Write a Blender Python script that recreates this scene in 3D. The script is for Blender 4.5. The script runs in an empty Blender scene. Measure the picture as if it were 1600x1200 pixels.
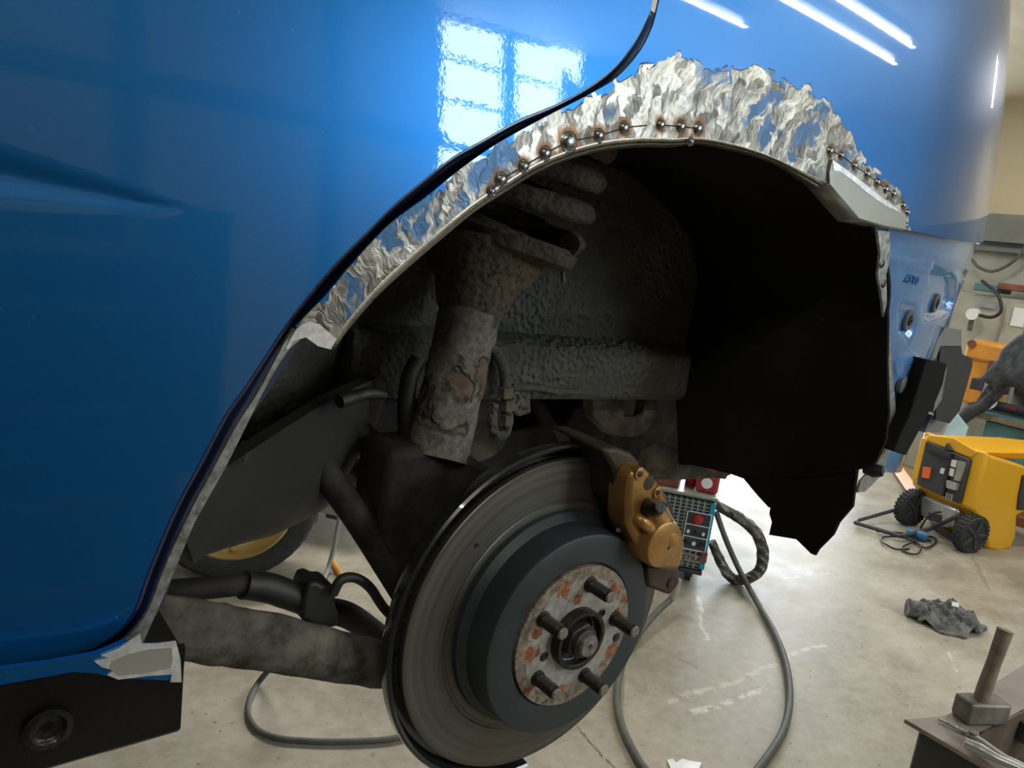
import bpy, bmesh, math, random
import numpy as np
from mathutils import Vector, Matrix, noise as mnoise
from mathutils.geometry import delaunay_2d_cdt

random.seed(7)
sc = bpy.context.scene
COL = sc.collection
HZ = 1.20            # height of the rear hub above the floor (the car is on a lift)

# ------------------------------------------------------------------ camera
RX = Vector((0.78985588, -0.02332714, 0.61284897))   # car's rearward axis in camera space (x right, y down, z forward)
RY = Vector((-0.60040478, -0.23319334, 0.76494115))  # car's inward axis
RZ = Vector((0.12506840, -0.97215056, -0.19819481))  # up
CAM = Vector((-0.46765811, -0.44793366, 0.35388664 + HZ))
FPX = 1200.0
cam_d = bpy.data.cameras.new('camera')
cam_o = bpy.data.objects.new('camera', cam_d)
COL.objects.link(cam_o)
cam_d.sensor_fit = 'HORIZONTAL'
cam_d.sensor_width = 36.0
cam_d.lens = 36.0 * FPX / 1600.0
cam_d.clip_start = 0.02
cam_d.clip_end = 100
Mrot = Matrix(((RX[0], -RX[1], -RX[2]), (RY[0], -RY[1], -RY[2]), (RZ[0], -RZ[1], -RZ[2])))
cam_o.matrix_world = Matrix.Translation(CAM) @ Mrot.to_4x4()
sc.camera = cam_o

# ------------------------------------------------------------------ world, lights, exposure
sc.view_settings.view_transform = 'Standard'
sc.view_settings.look = 'None'
sc.view_settings.gamma = 1.0
sc.view_settings.exposure = 0.15
try: sc.view_settings.use_curve_mapping = False
except Exception: pass
w = bpy.data.worlds.new('sky'); sc.world = w; w.use_nodes = True
bg = w.node_tree.nodes['Background']
bg.inputs[0].default_value = (0.80, 0.90, 1.0, 1); bg.inputs[1].default_value = 3.0

def area(name, loc, target, sx, sy, power, col):
    l = bpy.data.lights.new(name, 'AREA'); l.shape = 'RECTANGLE'; l.size = sx; l.size_y = sy
    l.energy = power; l.color = col
    o = bpy.data.objects.new(name, l); COL.objects.link(o); o.location = loc
    d = Vector(target) - Vector(loc)
    o.rotation_euler = d.to_track_quat('-Z', 'Y').to_euler()
    return o
WY = -3.3            # wall behind the photographer
CZ = 3.04            # ceiling height
WIN_X0, WIN_X1, WIN_Z0, WIN_Z1 = 1.67, 2.56, 1.87, 3.02
# daylight: outside the high window, and outside the open gate in the rear wall
area('window_daylight', ((WIN_X0+WIN_X1)/2, WY-0.16, (WIN_Z0+WIN_Z1)/2), ((WIN_X0+WIN_X1)/2-.6, 0, (WIN_Z0+WIN_Z1)/2-.6), WIN_X1-WIN_X0+.3, WIN_Z1-WIN_Z0+.3, 88, (0.80, 0.91, 1.0))
area('window_daylight', (4.0, WY-.16, (WIN_Z0+WIN_Z1)/2), (0, .1, 1.45), 1.1, 1.4, 38, (0.80, 0.91, 1.0))  # added daylight behind the extra window, brightens the wheelhouse
area('gate_daylight', (6.75, 4.3, 1.25), (0, 4.3, 1.25), 2.6, 2.5, 110, (0.86, 0.94, 1.0))

# ------------------------------------------------------------------ pixel helpers (1600x1200 frame)
def ray(px, py):
    q = Vector(((px-800)/FPX, (py-600)/FPX, 1.0))
    return Vector((RX.dot(q), RY.dot(q), RZ.dot(q)))
def onY(px, py, y):
    d = ray(px, py); return CAM + d*((y-CAM.y)/d.y)
def onX(px, py, x):
    d = ray(px, py); return CAM + d*((x-CAM.x)/d.x)
def onZ(px, py, z):
    d = ray(px, py); return CAM + d*((z-CAM.z)/d.z)
def onP(px, py, p0, n):
    d = ray(px, py); n = Vector(n); return CAM + d*((Vector(p0)-CAM).dot(n)/d.dot(n))
def onS(px, py, S, t0=.15, t1=2.5):
    d = ray(px, py); t = t0
    g = lambda t: (lambda p: p.y - S(p.x, p.z-HZ))(CAM+d*t)
    while t < t1 and g(t) < 0: t += .004
    a, b = t-.004, t
    for _ in range(14):
        m = (a+b)/2
        if g(m) < 0: a = m
        else: b = m
    return CAM + d*b

# ------------------------------------------------------------------ materials
class NT:
    def __init__(s, name):
        s.m = bpy.data.materials.new(name); s.m.use_nodes = True
        s.t = s.m.node_tree; s.b = s.t.nodes['Principled BSDF']
        s.co = s.t.nodes.new('ShaderNodeTexCoord').outputs['Object']
    def n(s, typ, **kw):
        nd = s.t.nodes.new(typ)
        for k, v in kw.items(): setattr(nd, k, v)
        return nd
    def link(s, a, b): s.t.links.new(a, b)
    def set(s, node, key, v):
        if hasattr(v, 'is_output') or isinstance(v, bpy.types.NodeSocket): s.link(v, node.inputs[key])
        elif isinstance(v, (tuple, list)) and len(v) == 3 and node.inputs[key].type == 'RGBA': node.inputs[key].default_value = (*v, 1)
        else: node.inputs[key].default_value = v
    def noise(s, scale, detail=4, rough=.6, vec=None, dist=0):
        nd = s.n('ShaderNodeTexNoise'); s.set(nd, 'Vector', vec or s.co)
        nd.inputs['Scale'].default_value = scale; nd.inputs['Detail'].default_value = detail
        nd.inputs['Roughness'].default_value = rough; nd.inputs['Distortion'].default_value = dist
        return nd.outputs['Fac']
    def voro(s, scale, vec=None, feature='F1', rand=1.0):
        nd = s.n('ShaderNodeTexVoronoi', feature=feature); s.set(nd, 'Vector', vec or s.co)
        nd.inputs['Scale'].default_value = scale; nd.inputs['Randomness'].default_value = rand
        return nd.outputs['Distance']
    def ramp(s, f, stops):
        nd = s.n('ShaderNodeValToRGB'); s.link(f, nd.inputs[0]); e = nd.color_ramp.elements
        while len(e) < len(stops): e.new(.5)
        for k, (p, c) in enumerate(stops):
            e[k].position = p; e[k].color = (*c, 1) if not isinstance(c, (int, float)) else (c, c, c, 1)
        return nd.outputs[0]
    def mix(s, f, a, b):
        nd = s.n('ShaderNodeMix', data_type='RGBA'); s.set(nd, 0, f); s.set(nd, 6, a); s.set(nd, 7, b); return nd.outputs[2]
    def math(s, op, a, b=0.0, clamp=False):
        nd = s.n('ShaderNodeMath', operation=op, use_clamp=clamp); s.set(nd, 0, a); s.set(nd, 1, b); return nd.outputs[0]
    def mapr(s, f, a, b, c=0.0, d=1.0):
        nd = s.n('ShaderNodeMapRange'); s.set(nd, 0, f); s.set(nd, 1, a); s.set(nd, 2, b); s.set(nd, 3, c); s.set(nd, 4, d); return nd.outputs[0]
    def attr(s, name):
        nd = s.n('ShaderNodeAttribute'); nd.attribute_name = name; return nd.outputs['Fac']
    def bump(s, h, strength=.3, dist=.002, nrm=None):
        nd = s.n('ShaderNodeBump'); s.link(h, nd.inputs['Height']); nd.inputs['Strength'].default_value = strength
        nd.inputs['Distance'].default_value = dist
        if nrm: s.link(nrm, nd.inputs['Normal'])
        return nd.outputs[0]
    def sep(s, vec):
        nd = s.n('ShaderNodeSeparateXYZ'); s.link(vec, nd.inputs[0]); return nd.outputs
    def comb(s, x, y, z=0.0):
        nd = s.n('ShaderNodeCombineXYZ'); s.set(nd, 0, x); s.set(nd, 1, y); s.set(nd, 2, z); return nd.outputs[0]
    def P(s, **kw):
        names = dict(color='Base Color', rough='Roughness', metal='Metallic', normal='Normal', coat='Coat Weight', coatr='Coat Roughness',
                     spec='Specular IOR Level', emit='Emission Color', emits='Emission Strength', sheen='Sheen Weight', alpha='Alpha', trans='Transmission Weight', coatn='Coat Normal')
        for k, v in kw.items(): s.set(s.b, names[k], v)
        return s.m

def simple(name, col, rough=.5, metal=0.0, var=.12, scale=30, bump=0.0, bscale=None, coat=0.0, spec=.5):
    t = NT(name); f = t.noise(scale, 5)
    dark = tuple(c*(1-var*2) for c in col); lite = tuple(min(1, c*(1+var)) for c in col)
    kw = dict(color=t.ramp(f, [(.3, dark), (.7, lite)]), rough=rough, metal=metal, coat=coat, spec=spec)
    if bump: kw['normal'] = t.bump(t.noise(bscale or scale*3, 6), bump)
    return t.P(**kw)

MAT = {}
def paint_nodes(t):
    fl = t.voro(2600)                       # mica flakes
    col = t.ramp(fl, [(.0, (.004, .152, .46)), (.8, (.003, .120, .37))])
    return col
PM, PR, PC = .75, .36, 1.0
def mk_paint():
    t = NT('blue_mica_paint')
    dust = t.ramp(t.noise(420, 1), [(.80, 0.0), (.83, 1.0)])
    c = t.mix(t.math('MULTIPLY', dust, .25), paint_nodes(t), (.35, .42, .5))
    orange = t.bump(t.noise(260, 2), .012, .002)
    return t.P(color=c, metal=PM, rough=PR, coat=PC, coatr=.025, coatn=orange)
MAT['paint'] = mk_paint()
def mk_dull_paint():
    t = NT('inner_blue_paint')
    c = t.ramp(t.noise(14, 4), [(.3, (.06, .20, .50)), (.7, (.12, .29, .60))])
    return t.P(color=c, metal=.15, rough=.26, coat=1.0, coatr=.06, normal=t.bump(t.noise(60, 3), .06))
MAT['inner_paint'] = mk_dull_paint()
def cells(t, vec, scale):
    nd = t.n('ShaderNodeTexVoronoi', feature='F1'); t.set(nd, 'Vector', vec); nd.inputs['Scale'].default_value = scale
    c = t.sep(nd.outputs['Color']); return nd.outputs['Distance'], c[0], c[1]
def mk_ground():
    """blue quarter panel with its ground-back bare band, weld heat tint and paint residue"""
    t = NT('ground_steel_and_paint')
    pu, pv = t.attr('pu'), t.attr('pv')
    bare, heat, resid = t.attr('bare'), t.attr('weld_tint'), t.attr('resid')
    wob = t.math('MULTIPLY', t.math('SUBTRACT', t.noise(70, 2), .5), .022)
    cu = t.math('ADD', t.math('ADD', pu, wob), t.math('MULTIPLY', pv, .35))
    d1, r1, g1 = cells(t, t.comb(cu, t.math('MULTIPLY', pv, .50)), 125)
    d2, r2, g2 = cells(t, t.comb(cu, t.math('MULTIPLY', pv, .75)), 58)
    # fine sanding lines, their direction changing from patch to patch
    lu = t.math('ADD', pu, t.math('MULTIPLY', pv, t.mapr(r2, 0, 1, -.5, .9)))
    fine = t.noise(520, 2, vec=t.comb(lu, t.math('MULTIPLY', pv, .10)))
    jag = t.noise(60, 2, vec=t.comb(t.math('ADD', pu, t.math('MULTIPLY', pv, .4)), t.math('MULTIPLY', pv, .4)))
    m = t.math('ADD', bare, t.math('ADD', t.math('MULTIPLY', t.math('SUBTRACT', r1, .5), .55), t.math('MULTIPLY', t.math('SUBTRACT', jag, .5), .8)))
    m = t.math('SUBTRACT', m, t.math('MULTIPLY', d1, .25))
    mask = t.mapr(m, .44, .50)
    low = t.noise(30, 2, vec=t.comb(cu, t.math('MULTIPLY', pv, .6)), dist=.4)
    left = t.mapr(t.math('ADD', t.math('ADD', low, t.math('MULTIPLY', resid, .12)), t.math('MULTIPLY', t.math('SUBTRACT', r1, .5), .16)), .63, .665)
    left = t.math('MULTIPLY', left, t.mapr(resid, 0.0, .3))
    brush = t.noise(210, 3, .7, vec=t.comb(t.math('ADD', lu, wob), t.math('MULTIPLY', pv, .28)))
    f = t.math('ADD', t.math('MULTIPLY', r1, .17), t.math('ADD', t.math('MULTIPLY', r2, .10), t.math('ADD', t.math('MULTIPLY', fine, .30), t.math('MULTIPLY', brush, .43))))
    steel = t.ramp(f, [(.34, (.055, .054, .048)), (.47, (.19, .184, .160)), (.60, (.50, .485, .43))])
    hole = t.math('MULTIPLY', t.mapr(d2, .16, .36, .95, 0.0), t.mapr(g2, .76, .80))
    steel = t.mix(hole, steel, (.045, .075, .11))
    steel = t.mix(left, steel, (.04, .12, .25))
    steel = t.mix(t.mapr(heat, .30, .62), steel, (.13, .07, .03))
    steel = t.mix(t.mapr(heat, .68, .80), steel, (.02, .018, .02))
    col = t.mix(mask, paint_nodes(t), steel)
    h = t.math('ADD', t.math('MULTIPLY', brush, .55), t.math('ADD', t.math('MULTIPLY', d1, .35), t.math('MULTIPLY', d2, .30)))
    bmp = t.bump(t.math('MULTIPLY', h, mask), .35, .0028)
    return t.P(color=col, metal=t.mix(mask, (PM,)*3, t.mix(left, (.78,)*3, (.35,)*3)), rough=t.mix(mask, (PR,)*3, t.mapr(g1, 0, 1, .50, .30)),
               coat=t.math('SUBTRACT', 1.0, mask), coatr=.025, normal=bmp)
MAT['ground'] = mk_ground()
def mk_bare(name, c0, c1, rough=.3, sc_=60, metal=.9):
    t = NT(name); f = t.noise(sc_, 5); g = t.noise(400, 2, vec=t.co)
    return t.P(color=t.ramp(f, [(.3, c0), (.7, c1)]), metal=metal, rough=t.mapr(g, .3, .7, rough*.8, rough*1.3), normal=t.bump(f, .25, .001))
MAT['lip'] = mk_bare('folded_bare_steel', (.30, .29, .25), (.62, .60, .54), .30)
MAT['weld'] = mk_bare('weld_bead_steel', (.10, .10, .11), (.40, .42, .44), .22, 300)
MAT['primer'] = simple('grey_new_steel', (.36, .37, .33), .38, .45, .10, 12, .03, coat=.1)
MAT['flange'] = mk_bare('rough_seam_steel', (.16, .17, .16), (.55, .57, .56), .42, 160, .75)
MAT['bright'] = mk_bare('freshly_ground_steel', (.50, .51, .51), (.90, .92, .94), .34, 90, .6)
def mk_under():
    t = NT('stone_chip_undercoat')
    big = t.voro(150, feature='SMOOTH_F1'); small = t.noise(210, 5, .7); cr = t.noise(9, 4)
    c = t.ramp(t.math('ADD', t.math('MULTIPLY', cr, .7), t.math('MULTIPLY', small, .3)), [(.32, (.040, .040, .034)), (.55, (.095, .096, .081)), (.75, (.15, .145, .12))])
    h = t.math('ADD', t.math('MULTIPLY', big, t.mapr(cr, .42, .62)), t.math('MULTIPLY', small, .35))
    return t.P(color=c, rough=.72, normal=t.bump(h, 1.0, .013), spec=.35)
MAT['under'] = mk_under()
MAT['plastic_dark'] = simple('dark_ribbed_plastic', (.017, .018, .016), .62, 0, .25, 8, .25, 190)
def mk_felt():
    t = NT('black_wheel_arch_felt')
    f = t.noise(7, 4); g = t.noise(500, 3); s = t.ramp(t.noise(46, 3, .7), [(.70, 0.0), (.76, 1.0)])
    c = t.ramp(f, [(.3, (.006, .006, .0055)), (.7, (.014, .014, .012))])
    return t.P(color=t.mix(t.math('MULTIPLY', s, .35), c, (.09, .09, .08)), rough=.9, normal=t.bump(g, .5, .002), spec=.15)
MAT['felt'] = mk_felt()
MAT['black'] = simple('black_rubber', (.012, .012, .012), .55, 0, .3, 40, .1)
MAT['shade_blue'] = simple('door_shut_blue_in_shade', (.006, .016, .065), .3, 0, .1, 20, coat=.6)  # body blue with the door gap's shade put into the colour
MAT['underseal'] = simple('black_underseal', (.0045, .0045, .004), .42, 0, .4, 16, .35, 120, spec=.25)
def mk_mud():
    t = NT('mud_and_rust_crust')
    f = t.noise(16, 5, .6); g = t.noise(150, 6, .7); v = t.voro(160, feature='SMOOTH_F1')
    c = t.ramp(f, [(.28, (.035, .032, .024)), (.5, (.095, .082, .062)), (.66, (.12, .085, .053)), (.8, (.08, .072, .055))])
    c = t.mix(t.ramp(g, [(.35, 1.0), (.5, 0.0)]), c, (.03, .027, .022))
    return t.P(color=c, rough=.85, normal=t.bump(t.math('ADD', g, v), .8, .005), spec=.25)
MAT['mud'] = mk_mud()
def mk_strut():
    t = NT('flaking_strut_coating')
    f = t.noise(13, 4, .55, dist=.3); g = t.noise(170, 6, .7)
    rust = t.mapr(f, .565, .60)
    c = t.ramp(g, [(.35, (.07, .066, .053)), (.65, (.18, .17, .14))])
    r = t.ramp(g, [(.35, (.065, .050, .036)), (.65, (.15, .108, .070))])
    edge = t.ramp(f, [(.545, 0.0), (.57, 1.0), (.60, 0.0)])
    col = t.mix(rust, c, r); col = t.mix(t.math('MULTIPLY', edge, .8), col, (.02, .017, .014))
    return t.P(color=col, rough=.8, normal=t.bump(t.math('ADD', t.math('MULTIPLY', g, .5), t.math('MULTIPLY', rust, -1.2)), .8, .004), spec=.3)
MAT['strut'] = mk_strut()
MAT['arm'] = simple('dirty_cast_arm', (.10, .092, .074), .8, 0, .45, 40, .8, 170, spec=.3)
MAT['darkarm'] = simple('dark_dirty_steel', (.022, .020, .017), .75, 0, .4, 40, .6, 150, spec=.3)
MAT['dust'] = simple('dusty_steel', (.11, .098, .078), .75, .1, .4, 30, .5, 140, spec=.3)
MAT['tar'] = simple('wet_black_tar', (.008, .008, .008), .18, 0, .2, 60, 1.0, 90)
def mk_disc():
    t = NT('worn_brake_face')
    xyz = t.sep(t.co)
    r = t.math('SQRT', t.math('ADD', t.math('MULTIPLY', xyz[0], xyz[0]), t.math('MULTIPLY', xyz[2], xyz[2])))
    g = t.noise(1.0, 4, .7, vec=t.comb(t.math('MULTIPLY', r, 900.0), 0.0)); g2 = t.noise(1.0, 2, vec=t.comb(t.math('MULTIPLY', r, 160.0), 3.0))
    patch = t.noise(12, 4)
    c = t.ramp(g2, [(.3, (.085, .088, .080)), (.7, (.17, .165, .15))])
    c = t.mix(t.mapr(patch, .45, .65, 0, .5), c, (.12, .095, .072))
    c = t.mix(t.ramp(t.noise(60, 1), [(.76, 0.0), (.79, .9)]), c, (.03, .03, .03))
    return t.P(color=c, metal=.8, rough=t.mapr(g2, .3, .7, .40, .52), normal=t.bump(g, .28, .0006))
MAT['disc'] = mk_disc()
def mk_hat():
    t = NT('coated_brake_hat')
    s = t.ramp(t.noise(34, 6, .75), [(.60, 0.0), (.72, .35)])
    c = t.mix(s, t.ramp(t.noise(9, 3), [(.3, (.020, .030, .034)), (.7, (.032, .043, .048))]), (.08, .10, .11))
    return t.P(color=c, rough=.48, metal=.25, normal=t.bump(t.noise(300, 4), .12, .001))
MAT['hat'] = mk_hat()
MAT['shield'] = simple('gloss_black_shield', (.018, .021, .023), .28, .2, .2, 30, .05, coat=.5)
def mk_hub():
    t = NT('rust_spotted_hub_face')
    rust = t.attr('rust')
    n_ = t.noise(70, 5, .7); n2 = t.noise(160, 4, .7)
    m = t.mapr(t.math('ADD', rust, t.math('MULTIPLY', t.math('SUBTRACT', t.noise(110, 5, .75), .5), 2.6)), .45, .62)
    rim = t.mapr(t.math('ADD', t.attr('rim'), t.math('MULTIPLY', t.math('SUBTRACT', n_, .5), .9)), .45, .60)
    c = t.ramp(n2, [(.3, (.27, .27, .25)), (.7, (.44, .44, .41))])
    c = t.mix(rim, c, t.ramp(n2, [(.35, (.12, .085, .06)), (.65, (.36, .32, .27))]))
    c = t.mix(m, c, t.ramp(n2, [(.35, (.10, .032, .014)), (.5, (.22, .075, .028)), (.65, (.34, .15, .07))]))
    return t.P(color=c, metal=t.mix(m, (.45,)*3, (.02,)*3), rough=t.mapr(n_, .3, .7, .38, .6), normal=t.bump(t.math('ADD', n2, n_), .35, .0015))
MAT['hub'] = mk_hub()
MAT['stud'] = simple('blackened_stud_steel', (.040, .037, .032), .5, .6, .4, 90, .3)
MAT['stud_end'] = simple('worn_stud_tip', (.26, .24, .21), .45, .6, .3, 150, .3)
MAT['nut'] = simple('dull_axle_nut_steel', (.075, .070, .062), .5, .6, .3, 120, .3)
def mk_gold():
    t = NT('gold_caliper_paint'); f = t.noise(26, 4); g = t.noise(420, 3)
    c = t.ramp(f, [(.3, (.26, .135, .035)), (.7, (.45, .25, .075))])
    return t.P(color=c, metal=.55, rough=.36, coat=.3, coatr=.2, normal=t.bump(g, .35, .0012))
MAT['gold'] = mk_gold()
MAT['browncal'] = simple('brown_weathered_casting', (.05, .033, .021), .6, .2, .35, 30, .4)
MAT['white_spring'] = simple('pale_spring_steel', (.5, .48, .42), .4, .6)
MAT['hose'] = simple('grey_rubber_cable', (.10, .105, .09), .55, 0, .15, 20)
MAT['pale_hose'] = simple('pale_grey_pipe', (.28, .31, .31), .5, 0, .1, 20)

def mk_floor():
    t = NT('worn_concrete_floor')
    a = t.noise(.7, 5); b = t.noise(3.5, 6, .65); c_ = t.noise(22, 5, .7)
    f = t.math('ADD', t.math('MULTIPLY', a, .4), t.math('ADD', t.math('MULTIPLY', b, .38), t.math('MULTIPLY', c_, .22)))
    c = t.ramp(f, [(.36, (.20, .175, .135)), (.5, (.34, .31, .25)), (.62, (.46, .43, .36))])
    spk = t.ramp(t.noise(38, 3, .6), [(.665, 0.0), (.71, .8)])
    c = t.mix(spk, c, (.13, .115, .095))
    st = t.ramp(t.noise(3, 4, .7, dist=1.2, vec=t.comb(t.sep(t.co)[0], t.math('MULTIPLY', t.sep(t.co)[1], 2.4))), [(.70, 0.0), (.75, .6)])
    c = t.mix(st, c, (.62, .60, .52))
    xyz = t.sep(t.co)
    def mark(c, a0, b0, wid, colr, amt):
        A, B = onZ(*a0, 0), onZ(*b0, 0); A = A-Vector((1.0, 1.1, 0)); B = B-Vector((1.0, 1.1, 0)); d = (B-A); L = d.length; d.normalize()
        dx = t.math('SUBTRACT', xyz[0], A.x); dy = t.math('SUBTRACT', xyz[1], A.y)
        u = t.math('ADD', t.math('MULTIPLY', dx, d.x), t.math('MULTIPLY', dy, d.y))
        v = t.math('ADD', t.math('MULTIPLY', dx, -d.y), t.math('MULTIPLY', dy, d.x))
        v = t.math('ABSOLUTE', t.math('ADD', v, t.math('MULTIPLY', t.math('SUBTRACT', b, .5), .12)))
        m = t.math('MULTIPLY', t.mapr(v, wid, wid*.4), t.math('MULTIPLY', t.math('GREATER_THAN', u, 0.0), t.math('LESS_THAN', u, L)))
        m = t.math('MULTIPLY', m, t.mapr(c_, .42, .52, 0.0, amt)); return t.mix(m, c, colr)
    for a0, b0, wid, am in (((1080, 1113), (1195, 1075), .018, .8), ((1045, 1098), (1290, 1008), .016, .5), ((1480, 1014), (1500, 1052), .010, .6), ((1085, 930), (1102, 1000), .012, .5), ((1225, 905), (1300, 895), .012, .4)):
        c = mark(c, a0, b0, wid, (.66, .62, .54), am)
    for a0, b0, wid, am in (((900, 1130), (975, 1210), .007, .9), ((1060, 1030), (1090, 1045), .008, .7), ((1520, 870), (1548, 925), .02, .5)):
        c = mark(c, a0, b0, wid, (.13, .11, .085), am)
    return t.P(color=c, rough=t.mapr(b, .3, .7, .34, .55), normal=t.bump(t.math('ADD', c_, spk), .15, .003), spec=.45)
MAT['floor'] = mk_floor()
MAT['cream'] = simple('cream_wall_sheet', (.60, .52, .35), .6, 0, .05, 1.2)
MAT['whitewall'] = simple('pale_grey_plaster', (.42, .42, .36), .7, 0, .12, 2.5)
MAT['greytrim'] = simple('grey_steel_rail', (.20, .21, .19), .5, .3, .1, 4)
def mk_ceil():
    t = NT('ribbed_cream_ceiling_sheet')
    x = t.sep(t.co)[1]
    wv = t.math('SINE', t.math('MULTIPLY', x, 42.0))
    return t.P(color=t.ramp(t.noise(1.5), [(.3, (.60, .54, .40)), (.7, (.68, .61, .46))]), rough=.55, normal=t.bump(wv, .15, .006))
MAT['ceil'] = mk_ceil()
MAT['yellow'] = simple('yellow_plastic_cover', (.80, .42, .015), .38, 0, .05, 3, coat=.3)
MAT['charcoal'] = simple('charcoal_plastic', (.045, .050, .058), .5, 0, .15, 20, .1)
MAT['tyre'] = simple('tyre_rubber', (.030, .031, .032), .7, 0, .2, 30, .3)
MAT['alu'] = simple('brushed_aluminium', (.55, .57, .58), .35, .8, .1, 12)
MAT['goldrim'] = simple('gold_alloy', (.62, .44, .17), .35, .6, .08, 12)
MAT['tealpaint'] = simple('teal_bench_paint', (.085, .20, .23), .5, 0, .15, 9, .1)
MAT['palebluepaint'] = simple('pale_blue_paint', (.30, .46, .52), .5, 0, .1, 5)
MAT['turq'] = simple('turquoise_paint', (.01, .34, .48), .4, 0, .05, 5)
MAT['orangep'] = simple('orange_machine_paint', (.70, .30, .04), .45, 0, .1, 9)
MAT['cloth'] = simple('grey_work_cloth', (.055, .062, .075), .9, 0, .25, 30, .5, 90)
MAT['ragcloth'] = simple('oily_rag_cloth', (.15, .155, .15), .8, 0, .45, 22, .6, 90)
MAT['wood'] = simple('weathered_wood', (.21, .165, .115), .7, 0, .2, 30, .25)
MAT['redbrown'] = simple('red_oxide_steel', (.22, .075, .045), .6, 0, .3, 10)
MAT['red'] = simple('red_plastic', (.36, .03, .035), .4, 0, .1, 10)
MAT['orangelabel'] = simple('orange_sticker', (.85, .16, .03), .5, 0, .03, 10)
MAT['white'] = simple('white_plastic', (.75, .77, .76), .4, 0, .03, 10)
MAT['beam'] = simple('dusty_mill_steel', (.30, .26, .235), .5, .35, .15, 6, .1)
MAT['beamside'] = simple('dark_mill_steel', (.085, .09, .09), .6, .3, .2, 6, .1)
MAT['beambrown'] = simple('rusty_mill_steel', (.12, .085, .06), .6, .3, .3, 9, .1)
MAT['hammer'] = simple('worn_hammer_steel', (.20, .185, .165), .5, .5, .25, 18, .2)
MAT['cableblk'] = simple('black_cable_sheath', (.02, .02, .02), .45)
MAT['blueplug'] = simple('blue_plug_plastic', (.03, .14, .30), .4)
MAT['cardboard'] = simple('brown_cardboard', (.36, .25, .13), .8)
def mk_braid():
    t = NT('wrapped_hose_tape'); f = t.noise(26, 5, .7, dist=.8)
    n_ = t.sep(t.co); wv = t.math('SINE', t.math('ADD', t.math('MULTIPLY', t.math('ADD', n_[2], n_[0]), 150.0), t.math('MULTIPLY', f, 9.0)))
    k = t.math('ADD', t.math('MULTIPLY', wv, .16), f)
    return t.P(color=t.ramp(k, [(.3, (.028, .027, .022)), (.60, (.085, .08, .066)), (.68, (.30, .29, .26))]), rough=.45, normal=t.bump(k, .6, .008))
MAT['braid'] = mk_braid()
def mk_tube():
    t = NT('lit_fluorescent_tube'); t.P(color=(.9, .9, .9), emit=(1, .96, .88), emits=9.0); return t.m
MAT['lamp'] = mk_tube()
def mk_mesh():
    t = NT('machine_grille_front'); xyz = t.sep(t.co)
    gx = t.math('FRACT', t.math('MULTIPLY', xyz[0], 58.0)); gz = t.math('FRACT', t.math('MULTIPLY', xyz[2], 58.0))
    m = t.math('MAXIMUM', t.math('LESS_THAN', gx, .28), t.math('LESS_THAN', gz, .28))
    return t.P(color=t.mix(m, (.012, .02, .02), (.26, .29, .27)), rough=.5, normal=t.bump(m, .3, .004))
MAT['grille'] = mk_mesh()
def mk_glass():
    t = NT('window_glass'); return t.P(color=(.95, .97, 1), rough=.03, trans=1.0)
MAT['glass'] = mk_glass()

# ------------------------------------------------------------------ object helpers
WP = {}        # world position of each object's origin (no object is rotated unless said)
def tag(o, label=None, cat=None, group=None, kind=None):
    if label: o['label'] = label
    if cat: o['category'] = cat
    if group: o['group'] = group
    if kind: o['kind'] = kind
    return o
def empty(name, loc, label, cat, group=None):
    o = bpy.data.objects.new(name, None); COL.objects.link(o); o.location = loc
    o.empty_display_size = .1
    WP[o.name] = Vector(loc); tag(o, label, cat, group); return o
def mk(name, V, F, mat, parent=None, smooth=True, normals=None, attrs=None, origin=None, kind=None, label=None):
    V = [Vector(v) for v in V]
    if origin is None:
        lo = Vector([min(v[k] for v in V) for k in range(3)]); hi = Vector([max(v[k] for v in V) for k in range(3)])
        origin = (lo+hi)/2
    origin = Vector(origin)
    me = bpy.data.meshes.new(name)
    me.from_pydata([tuple(v-origin) for v in V], [], F)
    mats = mat if isinstance(mat, list) else [mat]
    for m in mats: me.materials.append(MAT[m] if isinstance(m, str) else m)
    if smooth is True: me.polygons.foreach_set('use_smooth', [True]*len(me.polygons))
    if attrs:
        for k, vals in attrs.items():
            a = me.attributes.new(k, 'FLOAT', 'POINT'); a.data.foreach_set('value', list(map(float, vals)))
    me.update()
    if normals is not None: me.normals_split_custom_set_from_vertices([tuple(n) for n in normals])
    o = bpy.data.objects.new(name, me); COL.objects.link(o)
    if parent is not None:
        o.parent = parent; o.location = origin - WP[parent.name]
    else: o.location = origin
    WP[o.name] = origin
    if kind: o['kind'] = kind
    if label: o['label'] = label
    return o
def autosmooth(o, ang=35):
    me = o.data; me.polygons.foreach_set('use_smooth', [True]*len(me.polygons))
    try: me.set_sharp_from_angle(angle=math.radians(ang))
    except Exception: pass
    return o
def bev(o, width, seg=2, ang=30):
    m = o.modifiers.new('bevel', 'BEVEL'); m.width = width; m.segments = seg; m.limit_method = 'ANGLE'; m.angle_limit = math.radians(ang)
    m.harden_normals = False
    autosmooth(o, 40); return o
def prism(name, pts, ext, mat, parent=None, bevel=0.0, **kw):
    """solid between a traced outline and its copy moved by ext"""
    n = len(pts); pts = [Vector(p) for p in pts]; ext = Vector(ext)
    V = pts + [p+ext for p in pts]
    nrm = Vector((0, 0, 0))
    for i in range(n): nrm += pts[i].cross(pts[(i+1) % n])
    flip = nrm.dot(ext) > 0
    F = [tuple(range(n))[::-1] if flip else tuple(range(n)), tuple(range(n, 2*n)) if flip else tuple(range(n, 2*n))[::-1]]
    for i in range(n):
        j = (i+1) % n
        F.append((i, j, n+j, n+i) if flip else (j, i, n+i, n+j))
    o = mk(name, V, F, mat, parent, smooth=False, **kw)
    if bevel: bev(o, bevel)
    return o
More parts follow.
